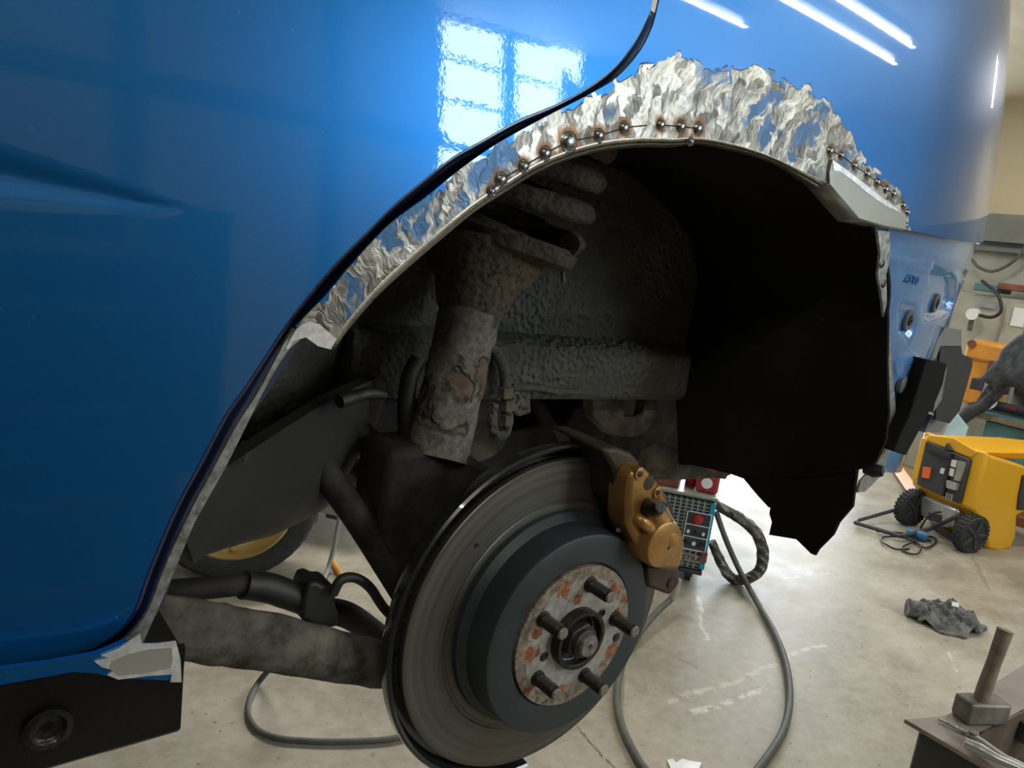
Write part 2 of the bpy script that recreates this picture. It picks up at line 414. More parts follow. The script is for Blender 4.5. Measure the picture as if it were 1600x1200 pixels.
def box(name, c, s, mat, parent=None, bevel=0.0, rot=0.0, axes=None, **kw):
    c = Vector(c)
    if axes is None:
        cz, sz = math.cos(rot), math.sin(rot); axes = (Vector((cz, sz, 0)), Vector((-sz, cz, 0)), Vector((0, 0, 1)))
    a, b, d = [Vector(v)*(k/2) for v, k in zip(axes, s)]
    pts = [c-a-b-d, c+a-b-d, c+a+b-d, c-a+b-d]
    return prism(name, pts, d*2, mat, parent, bevel, **kw)
def catmull(P, n=8, closed=False):
    P = [Vector(p) for p in P]; out = []
    if len(P) < 3: return P
    ext = [P[0]*2-P[1]] + P + [P[-1]*2-P[-2]]
    for i in range(1, len(ext)-2):
        a, b, c, d = ext[i-1:i+3]
        for k in range(n):
            t = k/n
            out.append(.5*((2*b)+(c-a)*t+(2*a-5*b+4*c-d)*t*t+(-a+3*b-3*c+d)*t**3))
    out.append(P[-1]); return out
def tube(name, P, r, mat, parent=None, seg=14, smooth_n=8, amp=0.0, freq=40, flat=(1, 1), **kw):
    P = catmull(P, smooth_n) if smooth_n and len(P) > 2 else [Vector(p) for p in P]
    if len(P) == 2 and amp: P = [P[0].lerp(P[1], k/40) for k in range(41)]
    N = len(P); rr = [r]*N if not isinstance(r, (list, tuple)) else [np.interp(i/(N-1), np.linspace(0, 1, len(r)), r) for i in range(N)]
    T = [(P[min(i+1, N-1)]-P[max(i-1, 0)]).normalized() for i in range(N)]
    u = T[0].orthogonal().normalized() if abs(T[0].z) > .95 else Vector((0, 0, 1)).cross(T[0]).normalized()
    V, F = [], []
    for i in range(N):
        u = (u - T[i]*u.dot(T[i])).normalized(); v = T[i].cross(u)
        for k in range(seg):
            a = 2*math.pi*k/seg; d = u*math.cos(a)*flat[0]+v*math.sin(a)*flat[1]
            q = P[i]+d*rr[i]
            if amp: q = q + d*amp*(mnoise.noise(q*freq)+.5*mnoise.noise(q*freq*2.7))
            V.append(q)
    for i in range(N-1):
        for k in range(seg):
            a, b = i*seg+k, i*seg+(k+1) % seg
            F.append((a, b, b+seg, a+seg))
    F.append(tuple(range(seg))[::-1]); F.append(tuple(range((N-1)*seg, N*seg)))
    o = mk(name, V, F, mat, parent, **kw); autosmooth(o, 50); return o
def lathe(name, prof, c, axis, mat, parent=None, seg=64, a0=0.0, a1=2*math.pi, attrf=None, ref=None, ang=35, **kw):
    """prof: (radius, distance along axis)"""
    c = Vector(c); ax = Vector(axis).normalized()
    u = Vector(ref).normalized() if ref else ax.orthogonal().normalized(); v = ax.cross(u)
    full = abs(a1-a0-2*math.pi) < 1e-6; n = seg if full else seg+1
    V, F, A = [], [], []
    for k in range(n):
        a = a0+(a1-a0)*k/seg; d = u*math.cos(a)+v*math.sin(a)
        for (r, t) in prof:
            V.append(c+d*r+ax*t)
    m = len(prof)
    for k in range(seg):
        k2 = (k+1) % n if full else k+1
        for j in range(m-1):
            if prof[j][0] < 1e-7 and prof[j+1][0] < 1e-7: continue
            F.append((k*m+j, k*m+j+1, k2*m+j+1, k2*m+j))
    attrs = {k: [f(p) for p in V] for k, f in attrf.items()} if attrf else None
    o = mk(name, V, F, mat, parent, origin=kw.pop('origin', c), attrs=attrs, **kw)
    bm = bmesh.new(); bm.from_mesh(o.data); bmesh.ops.remove_doubles(bm, verts=bm.verts, dist=1e-6)
    bmesh.ops.recalc_face_normals(bm, faces=bm.faces); bm.to_mesh(o.data); bm.free()
    autosmooth(o, ang); return o
def seg_dist(P, poly, closed=True):
    P = np.asarray(P, float); A = np.asarray(poly, float); B = np.roll(A, -1, 0)
    if not closed: A, B = A[:-1], B[:-1]
    out = np.full(len(P), 1e9)
    for a, b in zip(A, B):
        ab = b-a; t = np.clip(((P-a)@ab)/max(ab@ab, 1e-12), 0, 1)
        out = np.minimum(out, np.hypot(*(P-(a+t[:, None]*ab)).T))
    return out
def inside(P, poly):
    P = np.asarray(P, float); poly = np.asarray(poly, float); r = np.zeros(len(P), bool); j = len(poly)-1
    for i in range(len(poly)):
        xi, yi = poly[i]; xj, yj = poly[j]
        if yi != yj:
            r ^= ((yi > P[:, 1]) != (yj > P[:, 1])) & (P[:, 0] < (xj-xi)*(P[:, 1]-yi)/(yj-yi)+xi)
        j = i
    return r
def sheet(name, poly, fn, step, thick, mat, parent=None, out=(0, -1, 0), attrf=None, fine=None, holes=(), custom=True, disp=None, **kw):
    """curved sheet with thickness: poly in (a,b), fn(a,b)->world point"""
    def dens(pl):
        r = []
        for i in range(len(pl)):
            a, b = np.array(pl[i], float), np.array(pl[(i+1) % len(pl)], float)
            st = fine(*((a+b)/2)) if fine else step
            n = max(1, int(math.ceil(np.hypot(*(b-a))/st)))
            r += [tuple(a+(b-a)*k/n) for k in range(n)]
        return r
    loops = [dens(poly)]+[dens(h) for h in holes]
    pa = np.array(poly, float); lo, hi = pa.min(0), pa.max(0)
    grids = []
    if fine:
        s2 = step
        fs = fine(None, None)
        gx, gy = np.meshgrid(np.arange(lo[0], hi[0], fs), np.arange(lo[1], hi[1], fs)); g = np.c_[gx.ravel(), gy.ravel()]
        want = np.array([fine(*p) <= fs*1.01 for p in g]); gf = g[want]
        gx, gy = np.meshgrid(np.arange(lo[0], hi[0], s2), np.arange(lo[1], hi[1], s2)); g = np.c_[gx.ravel(), gy.ravel()]
        want = np.array([fine(*p) <= fs*1.01 for p in g]); grids = [(gf, fs), (g[~want], s2)]
    else:
        gx, gy = np.meshgrid(np.arange(lo[0], hi[0], step), np.arange(lo[1], hi[1], step)); grids = [(np.c_[gx.ravel(), gy.ravel()], step)]
    pts, edges = [], []
    for lp in loops:
        b0 = len(pts); pts += lp; edges += [(b0+i, b0+(i+1) % len(lp)) for i in range(len(lp))]
    for g, s in grids:
        if not len(g): continue
        k = inside(g, poly) & (seg_dist(g, poly) > s*.45)
        for h in holes: k &= ~inside(g, h) & (seg_dist(g, h) > s*.45)
        pts += [tuple(p) for p in g[k]]
    res = delaunay_2d_cdt([Vector(p) for p in pts], edges, [], 0, 1e-7)
    v2, e2, f2 = res[0], res[1], res[2]
    vv = np.array([tuple(v) for v in v2])
    cen = np.array([vv[list(f)].mean(0) for f in f2])
    keep = inside(cen, poly)
    for h in holes: keep &= ~inside(cen, h)
    f2 = [f for f, k in zip(f2, keep) if k]
    used = sorted({i for f in f2 for i in f}); mp = {i: k for k, i in enumerate(used)}
    vv = vv[used]; f2 = [[mp[i] for i in f] for f in f2]
    e = 1e-4; O = Vector(out)
    P, N = [], []
    for a, b in vv:
        p = Vector(fn(a, b)); n = (Vector(fn(a+e, b))-Vector(fn(a-e, b))).cross(Vector(fn(a, b+e))-Vector(fn(a, b-e)))
        n.normalize()
        if n.dot(O) < 0: n = -n
        if disp: p = p + n*disp(p)
        P.append(p); N.append(n)
    F = []
    for f in f2:
        g = (P[f[1]]-P[f[0]]).cross(P[f[2]]-P[f[0]])
        F.append(tuple(f) if g.dot(N[f[0]]) > 0 else tuple(f[::-1]))
    cnt = {}
    for f in F:
        for i in range(len(f)):
            k = (f[i], f[(i+1) % len(f)]); cnt[k] = 1
    be = [k for k in cnt if (k[1], k[0]) not in cnt]
    nV = len(P); V = P+[p-n*thick for p, n in zip(P, N)]
    FF = F+[tuple(i+nV for i in f[::-1]) for f in F]
    NN = N+[-n for n in N]; src = list(range(nV))*2
    for a, b in be:
        rn = (P[b]-P[a]).cross(N[a]).normalized()
        q = len(V); V += [P[a], P[b], V[b+nV], V[a+nV]]; NN += [rn]*4; src += [a, b, b, a]
        FF.append((q+1, q, q+3, q+2))
    attrs = None
    if attrf:
        vals = attrf(vv); attrs = {k: [v[i] for i in src] for k, v in vals.items()}
    return mk(name, V, FF, mat, parent, normals=None if (disp or not custom) else NN, attrs=attrs, **kw)
def XZ(p): return (p.x, p.z-HZ)
def pxS(L, S): return [XZ(onS(a, b, S)) for a, b in L]
def pxY(L, y): return [onY(a, b, y) for a, b in L]
def body_fn(S, off=0.0):
    return lambda a, b: (a, S(a, b)+off, b+HZ)

# ================================================================== room shell
def wall(name, c, s, mat, **kw): return box(name, c, s, mat, kind='structure', **kw)
wall('floor', (1.0, 1.1, -.05), (12.0, 10.4, .1), 'floor')
wall('ceiling', (1.0, 1.1, CZ+.05), (12.0, 10.4, .1), 'ceil')
def wall_with_hole(name, axis, pos, th, a0, a1, z0, z1, h, mat):
    """wall slab with a rectangular opening h=(a0,a1,z0,z1)"""
    V, F = [], []
    A = [a0, h[0], h[1], a1]; Z = [z0, h[2], h[3], z1]
    bmx = bmesh.new()
    def q(a, z, t): return (a, pos+t, z) if axis == 'y' else (pos+t, a, z)
    vs = {}
    def vert(i, j, k):
        if (i, j, k) not in vs: vs[(i, j, k)] = bmx.verts.new(q(A[i], Z[j], th*k))
        return vs[(i, j, k)]
    for i in range(3):
        for j in range(3):
            if i == 1 and j == 1: continue
            for k in (0, 1): bmx.faces.new([vert(i, j, k), vert(i+1, j, k), vert(i+1, j+1, k), vert(i, j+1, k)])
    for (i, j), (i2, j2) in (((1, 1), (2, 1)), ((2, 1), (2, 2)), ((2, 2), (1, 2)), ((1, 2), (1, 1)), ((0, 0), (3, 0)), ((3, 0), (3, 3)), ((3, 3), (0, 3)), ((0, 3), (0, 0))):
        try: bmx.faces.new([vert(i, j, 0), vert(i2, j2, 0), vert(i2, j2, 1), vert(i, j, 1)])
        except Exception: pass
    bmesh.ops.recalc_face_normals(bmx, faces=bmx.faces)
    me = bpy.data.meshes.new(name); bmx.to_mesh(me); bmx.free(); me.materials.append(MAT[mat])
    o = bpy.data.objects.new(name, me); COL.objects.link(o); o['kind'] = 'structure'; return o
W2X0, W2X1 = 3.55, 4.45
wall_with_hole('wall_front', 'y', WY, -.12, -5, 3.0, 0, CZ, (WIN_X0, WIN_X1, WIN_Z0, WIN_Z1), 'cream')
wall_with_hole('wall_front_rear_bay', 'y', WY, -.12, 3.0, 7, 0, CZ, (W2X0, W2X1, WIN_Z0, WIN_Z1), 'cream')
w2 = box('added_window', ((W2X0+W2X1)/2, WY-.06, WIN_Z0-.03), (W2X1-W2X0+.1, .1, .06), 'greytrim', kind='structure')  # added window, out of view, for extra light into the wheel arch
for z in (2.13, 2.45, 2.75): box('glazing_bar', ((W2X0+W2X1)/2, WY-.05, z), (W2X1-W2X0, .03, .02), 'greytrim', w2)
box('mullion', ((W2X0+W2X1)/2, WY-.05, (WIN_Z0+WIN_Z1)/2), (.07, .05, WIN_Z1-WIN_Z0), 'greytrim', w2)
wall_with_hole('wall_right', 'x', 6.5, .12, WY, 6.2, 0, CZ, (3.0, 5.6, 0.02, 2.5), 'whitewall')
wall('wall_left', (-4.56, 1.1, CZ/2), (.12, 10.4, CZ), 'whitewall')
wall('wall_back', (1, 6.26, CZ/2), (12, .12, CZ), 'whitewall')
# upper cream cladding and steel rail on the rear wall, seen past the car's corner
zr = onX(1580, 337, 6.48).z; zr2 = onX(1580, 380, 6.44).z
wall('wall_right_cladding', (6.47, -.4, (zr+CZ)/2), (.05, 6.6, CZ-zr), 'cream')
wall('trim_1', (6.43, -.4, (zr+zr2)/2), (.12, 6.6, zr-zr2), 'greytrim')
# window frame with glazing bars
wf = box('window_1', ((WIN_X0+WIN_X1)/2, WY-.06, WIN_Z0-.03), (WIN_X1-WIN_X0+.1, .1, .06), 'greytrim', kind='structure')
for z, hh in ((2.13, .055), (2.45, .02), (2.75, .02)):
    box('glazing_bar', ((WIN_X0+WIN_X1)/2, WY-.05, z), (WIN_X1-WIN_X0, .03, hh), 'greytrim', wf)
box('mullion', (2.165, WY-.05, (WIN_Z0+WIN_Z1)/2), (.07, .05, WIN_Z1-WIN_Z0), 'greytrim', wf)
# rails and uprights of the big gate behind the photographer
for k, (x0, x1, z, h) in enumerate([(-4.4, 1.66, 2.15, .09), (1.66, 6.4, 1.78, .09)]):
    wall('trim_%d' % (k+2), ((x0+x1)/2, WY+.04, z), (x1-x0, .08, h), 'greytrim')
for k, x in enumerate((-.9, .12, 1.05)):
    wall('trim_%d' % (k+4), (x, WY+.03, 1.5), (.07, .06, 3.0), 'greytrim')
# dark panel put below the rail to darken the car door's lower reflection
wall('added_dark_panel_1', (-1.9, WY+.02, .74), (4.9, .03, 1.48), 'charcoal')

# ceiling tube lamps
def lamp(x0, x1, y, label, power=17):
    t = empty('ceiling_lamp', ((x0+x1)/2, y, CZ-.02), label, 'lamp', 'fluorescent ceiling lamps')
    box('lamp_body', ((x0+x1)/2, y, CZ-.022), (x1-x0, .06, .04), 'white', t, .004)
    tube('tube', [(x0+.03, y, CZ-.062), (x1-.03, y, CZ-.062)], .011, 'lamp', t, seg=12)
    l = area('tube_light', ((x0+x1)/2, y, CZ-.085), ((x0+x1)/2, y, 0), x1-x0, .022, power, (1.0, .95, .86))
    return t
lamp(2.2, 3.58, -1.49, 'white fluorescent ceiling tube above the lifted car, nearer the car', 5)
lamp(2.2, 3.36, -1.27, 'white fluorescent ceiling tube twin to the first over the car', 5)
lamp(1.4, 2.62, -1.87, 'white fluorescent ceiling tube towards the window wall', 8)
lamp(-1.6, -.3, -1.5, 'white fluorescent ceiling tube over the front half of the car')
lamp(3.4, 4.7, 1.9, 'white fluorescent ceiling tube over the yellow generator', 24)
lamp(4.6, 5.8, .5, 'white ceiling tube added unseen to brighten the rear wall behind the car corner', 22)  # added lamp, lifts the wall reflected in the car's rear corner
lamp(.6, 1.9, 3.2, 'white ceiling tube added unseen to brighten the floor beyond the car', 48)  # added lamp, brightens the floor under and beyond the car

tcab = empty('added_cabinet', (-.92, -1.66, 0), 'wide dark grey cabinet added out of view to darken the car door reflection', 'cabinet')  # unseen dark block added to darken the lower door's reflection
box('cabinet_body', (-.92, -1.66, .69), (1.75, .5, 1.38), 'charcoal', tcab, .01)
for k in range(5): 
    dd = box('drawer', (-.92, -1.40, .18+.25*k), (1.66, .02, .22), 'charcoal', tcab, .004); box('added_drawer_handle', (-.92, -1.382, .26+.25*k), (1.5, .015, .02), 'greytrim', dd)
# ================================================================== the car
car = empty('car', (.0, .85, HZ-.12), 'glossy blue car raised off the floor, rear wheel off, arch ground to bare steel', 'car')
def crease(x, z):
    zc = .3415-.09*(x+.36)
    t = max(0.0, min(1.6, (-.357-x)/.08)); wd_ = .0012+.0062*t
    return .24*wd_*min(1, t*3)*math.exp(-((z-zc)/wd_)**2)
def S(x, z):
    y = -.045+.25*max(0, z-.34)**2+.12*max(0, .34-z)**2+.03*x*x
    y += .4*max(0, x-.35)**2
    if x > .80: y += 3*(x-.80)**2
    if x < -.356: y += crease(x, z)
    return y
DOOR_EDGE = [(1020, 0), (1015, 20), (995, 60), (965, 100), (925, 132), (875, 160), (811, 187), (755, 218), (706, 246), (657, 285), (615, 320), (573, 362),
             (524, 411), (482, 460), (440, 516), (385, 600), (350, 650), (310, 725), (270, 800), (230, 895), (210, 950), (190, 980), (165, 1000), (140, 1015), (75, 1030), (0, 1040)]
GAP_EDGE = [(1030, 0), (1020, 40), (1000, 80), (965, 120), (925, 145), (850, 184), (776, 225), (720, 264), (664, 309), (608, 351), (555, 407), (510, 460), (475, 497)]
LIP_LOW = [(517, 547), (552, 502), (594, 456), (636, 418), (685, 376), (741, 330), (790, 299), (842, 267), (895, 246), (947, 234), (1000, 229), (1050, 229), (1087, 224), (1140, 234), (1206, 254), (1252, 284), (1266, 295)]
CREASE = [(513, 541), (547, 496), (588, 449), (629, 410), (678, 367), (734, 320), (783, 288), (836, 256), (890, 234), (944, 220), (1000, 215), (1050, 216), (1090, 215), (1140, 223), (1200, 242), (1250, 265), (1290, 285)]
PATCH_CREASE = [(1290, 285), (1297, 288), (1316, 310), (1343, 342)]
def smooth2(L, n=4):
    return [(p.x, p.y) for p in catmull([(a, b, 0) for a, b in L], n)]
def norm_out(S, x, z, e=1e-4):
    return Vector(((S(x+e, z)-S(x-e, z))/2/e, -1, (S(x, z+e)-S(x, z-e))/2/e)).normalized()

# rear door skin
d_edge = pxS(smooth2(DOOR_EDGE, 5), S)
door_poly = [(-.95, d_edge[-1][1]-.004), (-.95, .80), (d_edge[0][0]+.015, .80), (d_edge[0][0]+.012, .66)] + d_edge
sheet('rear_door', door_poly, body_fn(S), .012, .004, 'paint', car, fine=lambda x, z: .003 if x is None else (.003 if (-.46 < x < -.34 and .325 < z < .37) else .012))
# jamb seen down the door gap
ge = pxS(smooth2(GAP_EDGE, 3), S)
mid = d_edge
def strip_poly(line, wa, wb):
    A, B = [], []
    for i, p in enumerate(line):
        a, b = np.array(line[max(i-1, 0)]), np.array(line[min(i+1, len(line)-1)])
        t = (b-a)/max(1e-9, np.hypot(*(b-a))); n = np.array((-t[1], t[0]))
        A.append(tuple(np.array(p)+n*wa)); B.append(tuple(np.array(p)+n*wb))
    return A+B[::-1]
def ribbon(name, L1, L2, mat, parent, sub=3, thick=None, **kw):
    """ruled strip between two equal-length 3D polylines"""
    A, B = L1, L2; V, F = [], []; n = len(A)
    for a, b in zip(A, B):
        for k in range(sub+1): V.append(Vector(a).lerp(Vector(b), k/sub))
    for i in range(n-1):
        for k in range(sub):
            q = i*(sub+1)+k; F.append((q, q+1, q+sub+2, q+sub+1))
    o = mk(name, V, F, mat, parent, **kw)
    if thick:
        m = o.modifiers.new('thickness', 'SOLIDIFY'); m.thickness = thick; m.offset = 0
    return autosmooth(o, 60)
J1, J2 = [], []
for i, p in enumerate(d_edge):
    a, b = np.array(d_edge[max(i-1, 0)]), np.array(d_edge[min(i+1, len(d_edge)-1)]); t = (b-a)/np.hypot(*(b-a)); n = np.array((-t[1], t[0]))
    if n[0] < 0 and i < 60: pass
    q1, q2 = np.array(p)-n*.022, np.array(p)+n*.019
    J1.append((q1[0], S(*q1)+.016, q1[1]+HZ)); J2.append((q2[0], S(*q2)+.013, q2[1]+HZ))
ribbon('door_shut_face', J1, J2, 'shade_blue', car, 4, .001)
# rounded rubber seal lying in the gap, in the jamb's shade-darkened blue
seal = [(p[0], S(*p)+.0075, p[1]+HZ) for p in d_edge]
tube('door_seal', [Vector(q)+Vector((.0022, 0, -.0012)) for q in seal[:-2]], .0030, 'shade_blue', car, seg=8, smooth_n=0)

# quarter panel: painted skin with the ground band round the arch
cre = pxS(smooth2(CREASE, 4), S); pcr = pxS(PATCH_CREASE, S)
bot = pxS([(1415, 359), (1450, 366), (1500, 377), (1540, 385), (1552, 387)], S)
qp = ge + [tuple(XZ(onS(462, 510, S)))] + cre + pcr[1:] + bot
lastz = bot[-1][1]
qp += [(.86, lastz+.002), (.90, lastz+.02), (.90, .80), (ge[0][0]+.022, .80), (ge[0][0]+.020, .66)]
GRIND = [(462, 500), (480, 480), (515, 443), (560, 393), (612, 341), (670, 295), (725, 256), (780, 221), (840, 187), (880, 168), (925, 147), (962, 133), (985, 116), (995, 100), (1030, 86), (1062, 82),
         (1090, 95), (1120, 106), (1150, 110), (1185, 108), (1205, 113), (1230, 127), (1262, 135), (1290, 157), (1310, 182), (1333, 207), (1338, 235), (1352, 248), (1372, 272), (1392, 287), (1416, 304),
         (1424, 365), (1300, 420), (1080, 270), (700, 420), (480, 580)]
G = np.array(pxS(GRIND, S))
WELDS = [(767, 299, .7), (783, 281, 1), (818, 260, .9), (852, 240, 1), (889, 222, 1.45), (936, 212, 1), (975, 200, 1), (1032, 195, .9), (1064, 198, 1), (1091, 201, 1.1), (1079, 221, .7),
         (1297, 236, .9), (1314, 243, .8), (1335, 259, .8), (1355, 272, .9), (1371, 285, .9), (1384, 296, .9), (1396, 303, .9), (1411, 321, .8), (1418, 332, .8), (1415, 352, .7)]
WX = np.array([XZ(onS(a, b, S)) for a, b, _ in WELDS]); WR = np.array([c for _, _, c in WELDS])
def qattr(vv):
    sd = seg_dist(vv, G)*np.where(inside(vv, G), 1, -1)
    th = np.arctan2(vv[:, 1]-.06, vv[:, 0]); rho = np.hypot(vv[:, 0], vv[:, 1]-.06)
    heat = np.zeros(len(vv))
    for (x, z), r in zip(WX, WR):
        d = np.hypot(vv[:, 0]-x, vv[:, 1]-z); heat = np.maximum(heat, np.clip(np.exp(-(d/(.0088*r))**2), 0, 1))
    x = vv[:, 0]
    resid = np.clip((-.14-x)/.05, 0, 1)+.35*np.clip((x+.03)/.05, 0, 1)*np.clip((.26-x)/.05, 0, 1)
    return dict(bare=np.clip(.5+sd/.016, -.6, 1.6), weld_tint=heat, resid=resid, pu=th*.36, pv=rho)
def near_arch(x, z):
    if x is None: return .0032
    return .0032 if (.325 < math.hypot(x, z-.06) < .475 and x < .40 and z > .2) else .014
quarter = sheet('quarter_panel', qp, body_fn(S), .014, .0016, 'ground', car, fine=near_arch, attrf=qattr)
for (a, b, r), (x, z) in zip(WELDS, WX):
    n = norm_out(S, x, z); rr = .0040*r
    lathe('weld_spot', [(rr*1.35, -.0003), (rr*1.15, .0007), (rr, .0004), (rr*.85, .0013), (rr*.5, .0021), (0, .0024)], (x, S(x, z), z+HZ), n, 'weld', quarter, seg=20)
for L in ([(767, 299), (783, 281), (818, 260), (852, 240), (889, 222), (936, 212), (975, 200), (1010, 196)], [(1032, 195), (1064, 198), (1091, 201)], [(1297, 236), (1314, 243), (1335, 259), (1355, 272), (1371, 285), (1396, 303)], [(1297, 236), (1293, 262), (1290, 283)]):
    P = [onS(a, b, S) for a, b in L]; P = [p+norm_out(S, p.x, p.z-HZ)*.0001 for p in P]
    tube('weld_seam', P, .0005, 'black', quarter, seg=6)
# folded arch lip
lipA = [onS(a, b, S) for a, b in smooth2(CREASE, 4)]
lipB = []
for k, (a, b) in enumerate(smooth2(LIP_LOW, 4)):
    y = S(*XZ(lipA[k]))+.016; lipB.append(onY(a, b, y))
lipM = [p.lerp(q, .42)+Vector((0, -.0028, -.001)) for p, q in zip(lipA, lipB)]
V = []
ribbon('arch_lip', lipA, lipM, 'lip', car, 2, .0012)
ribbon('arch_lip', lipM, lipB, 'lip', car, 2, .0012)
# new repair piece at the rear end of the arch
PATCH = [(1301, 249), (1327, 268), (1352, 287), (1377, 306), (1402, 325), (1415, 335), (1416, 358), (1380, 352), (1343, 342), (1316, 310), (1297, 288), (1296, 270)]
S_p = lambda x, z: S(x, z)-.0022
patch = sheet('repair_patch', pxS(PATCH, S_p), body_fn(S_p), .008, .0022, 'primer', car)
pa = [onS(a, b, S_p) for a, b in [(1297, 287), (1316, 309), (1343, 341)]]
pb = [onY(a, b, S_p(*XZ(pa[k]))+.020) for k, (a, b) in enumerate([(1264, 294), (1284, 317), (1309, 345)])]
ribbon('patch_return', pa, pb, 'primer', patch, 2, .0012)
pa2 = [onS(a, b, S_p) for a, b in [(1343, 341), (1380, 351), (1415, 358)]]
pb2 = [onY(1309, 345, pb[-1].y), onY(1358, 354, pb[-1].y), onY(1410, 361, pb[-1].y)]
ribbon('patch_return', pa2, pb2, 'primer', patch, 2, .0012)
# shiny ground strip along the patch top
SH = [(1301, 250), (1325, 267), (1350, 286), (1375, 306), (1402, 326), (1408, 333), (1385, 322), (1368, 311), (1350, 297), (1330, 280), (1312, 268), (1303, 266)]
S_p2 = lambda x, z: S(x, z)-.0026
sheet('ground_strip', pxS(SH, S_p2), body_fn(S_p2), .006, .0004, 'bright', patch)
# vertical seam flange down the front edge of the arch
FL_L = [(459, 512), (440, 544), (405, 610), (370, 665), (335, 730), (295, 805), (260, 880), (235, 945), (215, 980), (188, 1006)]
FL_R = [(470, 530), (447, 552), (417, 602), (390, 655), (350, 735), (305, 815), (280, 875), (250, 945), (230, 990), (222, 1010)]
S_f = lambda x, z: S(x, z)+.005
sheet('seam_flange', pxS(smooth2(FL_L, 3), S_f)+pxS(smooth2(FL_R, 3), S_f)[::-1], body_fn(S_f), .008, .003, 'flange', car)
S_b = lambda x, z: S(x, z)-.0006
sheet('bare_corner', pxS([(470, 508), (484, 503), (500, 507), (526, 530), (517, 546), (497, 541), (478, 527), (459, 533), (452, 545), (446, 545), (462, 516)], S_b), body_fn(S_b), .006, .0012, 'bright', car)

# sill
def sill_fn(sec):
    pass
xs = -.353
sec = [(-.036, .100), (-.0435, .105), (-.0445, .106), (-.047, .1045), (-.046, .09), (-.045, .052), (-.040, .047), (.03, .040), (.06, .05), (.06, .096)]
V = []; F = []; nx = 40
for i in range(nx+1):
    x = -.95+(xs+.95)*i/nx
    for (y, z) in sec: V.append((x, y+.0006*mnoise.noise((x*40, y*30, z*60)), z+HZ))
m = len(sec)
for i in range(nx):
    for k in range(m): F.append((i*m+k, i*m+(k+1) % m, (i+1)*m+(k+1) % m, (i+1)*m+k))
F += [tuple(range(m)), tuple(range(nx*m, nx*m+m))[::-1]]
sill = mk('sill', V, F, 'underseal', car); 
bm = bmesh.new(); bm.from_mesh(sill.data); bmesh.ops.recalc_face_normals(bm, faces=bm.faces); bm.to_mesh(sill.data); bm.free(); autosmooth(sill, 45)
flat = lambda y: (lambda x, z: y)
def flat_sheet(name, L, y, mat, parent, thick=.001, step=.01, **kw):
    return sheet(name, [XZ(onY(a, b, y)) for a, b in L], body_fn(flat(y)), step, thick, mat, parent, **kw)
flat_sheet('sill_top_strip', [(-200, 1085), (-200, 1112), (0, 1071), (60, 1060), (115, 1050), (150, 1052), (180, 1060), (262, 1063), (284, 1066), (276, 1006), (222, 1010), (195, 1003), (150, 1022), (75, 1036), (0, 1046)], -.0478, 'paint', sill, .0035)
flat_sheet('bare_sill_end', [(148, 1034), (170, 1028), (158, 1025), (185, 1014), (205, 1000), (219, 990), (222, 1007), (245, 1006), (275, 1002), (282, 1030), (284, 1066), (266, 1066), (268, 1054), (235, 1056), (185, 1062), (168, 1055), (178, 1048), (158, 1042)], -.0490, 'bright', sill, .0010, .006)
flat_sheet('dull_sill_patch', [(175, 1033), (200, 1022), (235, 1014), (268, 1012), (270, 1030), (266, 1044), (225, 1052), (185, 1056), (172, 1046)], -.0494, 'primer', sill, .0004, .006)
lathe('drain_hole', [(.0105, .0), (.0115, .0022), (.0085, .0026), (.0065, -.0), (0, -.001)], onY(75, 1137, -.0462), (0, -1, 0), 'tar', sill, seg=28)

# ---------------- inner wheelhouse
def W(x, z):
    """front part of the wheelhouse: a deep bowl swept round the arch centre"""
    r = math.hypot(x, z-.07); t = max(0, (r-.13)/.245)
    return .238-.272*t**2.4+.008*math.exp(-((x+.12)/.03)**2)
RHO = np.linspace(.10, .392, 80)
BOWL = np.c_[RHO, .238-.272*np.clip((RHO-.13)/.245, 0, 2)**2.4]
BLEN = np.r_[0, np.cumsum(np.hypot(*np.diff(BOWL, axis=0).T))]
def bowl_ab(x, z):
    r = math.hypot(x, z-.07); return (math.atan2(z-.07, x)*.33, float(np.interp(r, RHO, BLEN)))
def bowl(a, b):
    th = a/.33; r = float(np.interp(b, BLEN, RHO)); x, z = r*math.cos(th), .07+r*math.sin(th)
    return Vector((x, max(S(x, z)+.014, float(np.interp(b, BLEN, BOWL[:, 1]))+.008*math.exp(-((x+.12)/.03)**2)), z+HZ))
low = pxS([(322, 775), (385, 728), (440, 690), (480, 664), (520, 640), (560, 620), (600, 604), (640, 596), (700, 590)], lambda x, z: 10 if math.hypot(x, z-.07) > .372 else W(x, z))
lowab = [bowl_ab(*p) for p in low]
bend = float(np.interp(.378, RHO, BLEN))
wp = lowab+[(1.86*.33, BLEN[2]), (1.86*.33, bend)]+[(t_*.33, bend) for t_ in np.linspace(1.92, lowab[0][0]/.33-.01, 14)]
sheet('wheel_house', wp, bowl, .008, .003, 'under', car, disp=lambda p: .0022*mnoise.noise(p*60))
def WR_(x, z):
    y = .240-.007*max(0, 1-abs(z-.262-.04*(x-.1))/.016)*(1/(1+math.exp(-(x-.03)/.02)))*(1/(1+math.exp((x-.27)/.02)))
    return y
sheet('inner_wheel_wall', [(-.14, .21), (.05, .20), (.30, .205), (.40, .16), (.40, .25), (.40, .34), (.36, .40), (.28, .43), (.19, .447), (.02, .458), (-.03, .455), (-.15, .43)], body_fn(WR_), .008, .003, 'under', car,
      disp=lambda p: .0026*mnoise.noise(p*60)+.0030*max(0, mnoise.noise(p*130))*max(0, min(1, (.20-p.x)/.12)))
# frame rail under the inner wall
prism('frame_rail', [(-.14, .226, HZ+.246), (-.14, .205, HZ+.236), (-.14, .205, HZ+.180), (-.14, .215, HZ+.172), (-.14, .32, HZ+.172), (-.14, .32, HZ+.246)], (.50, 0, -.02), 'under', car, .004)
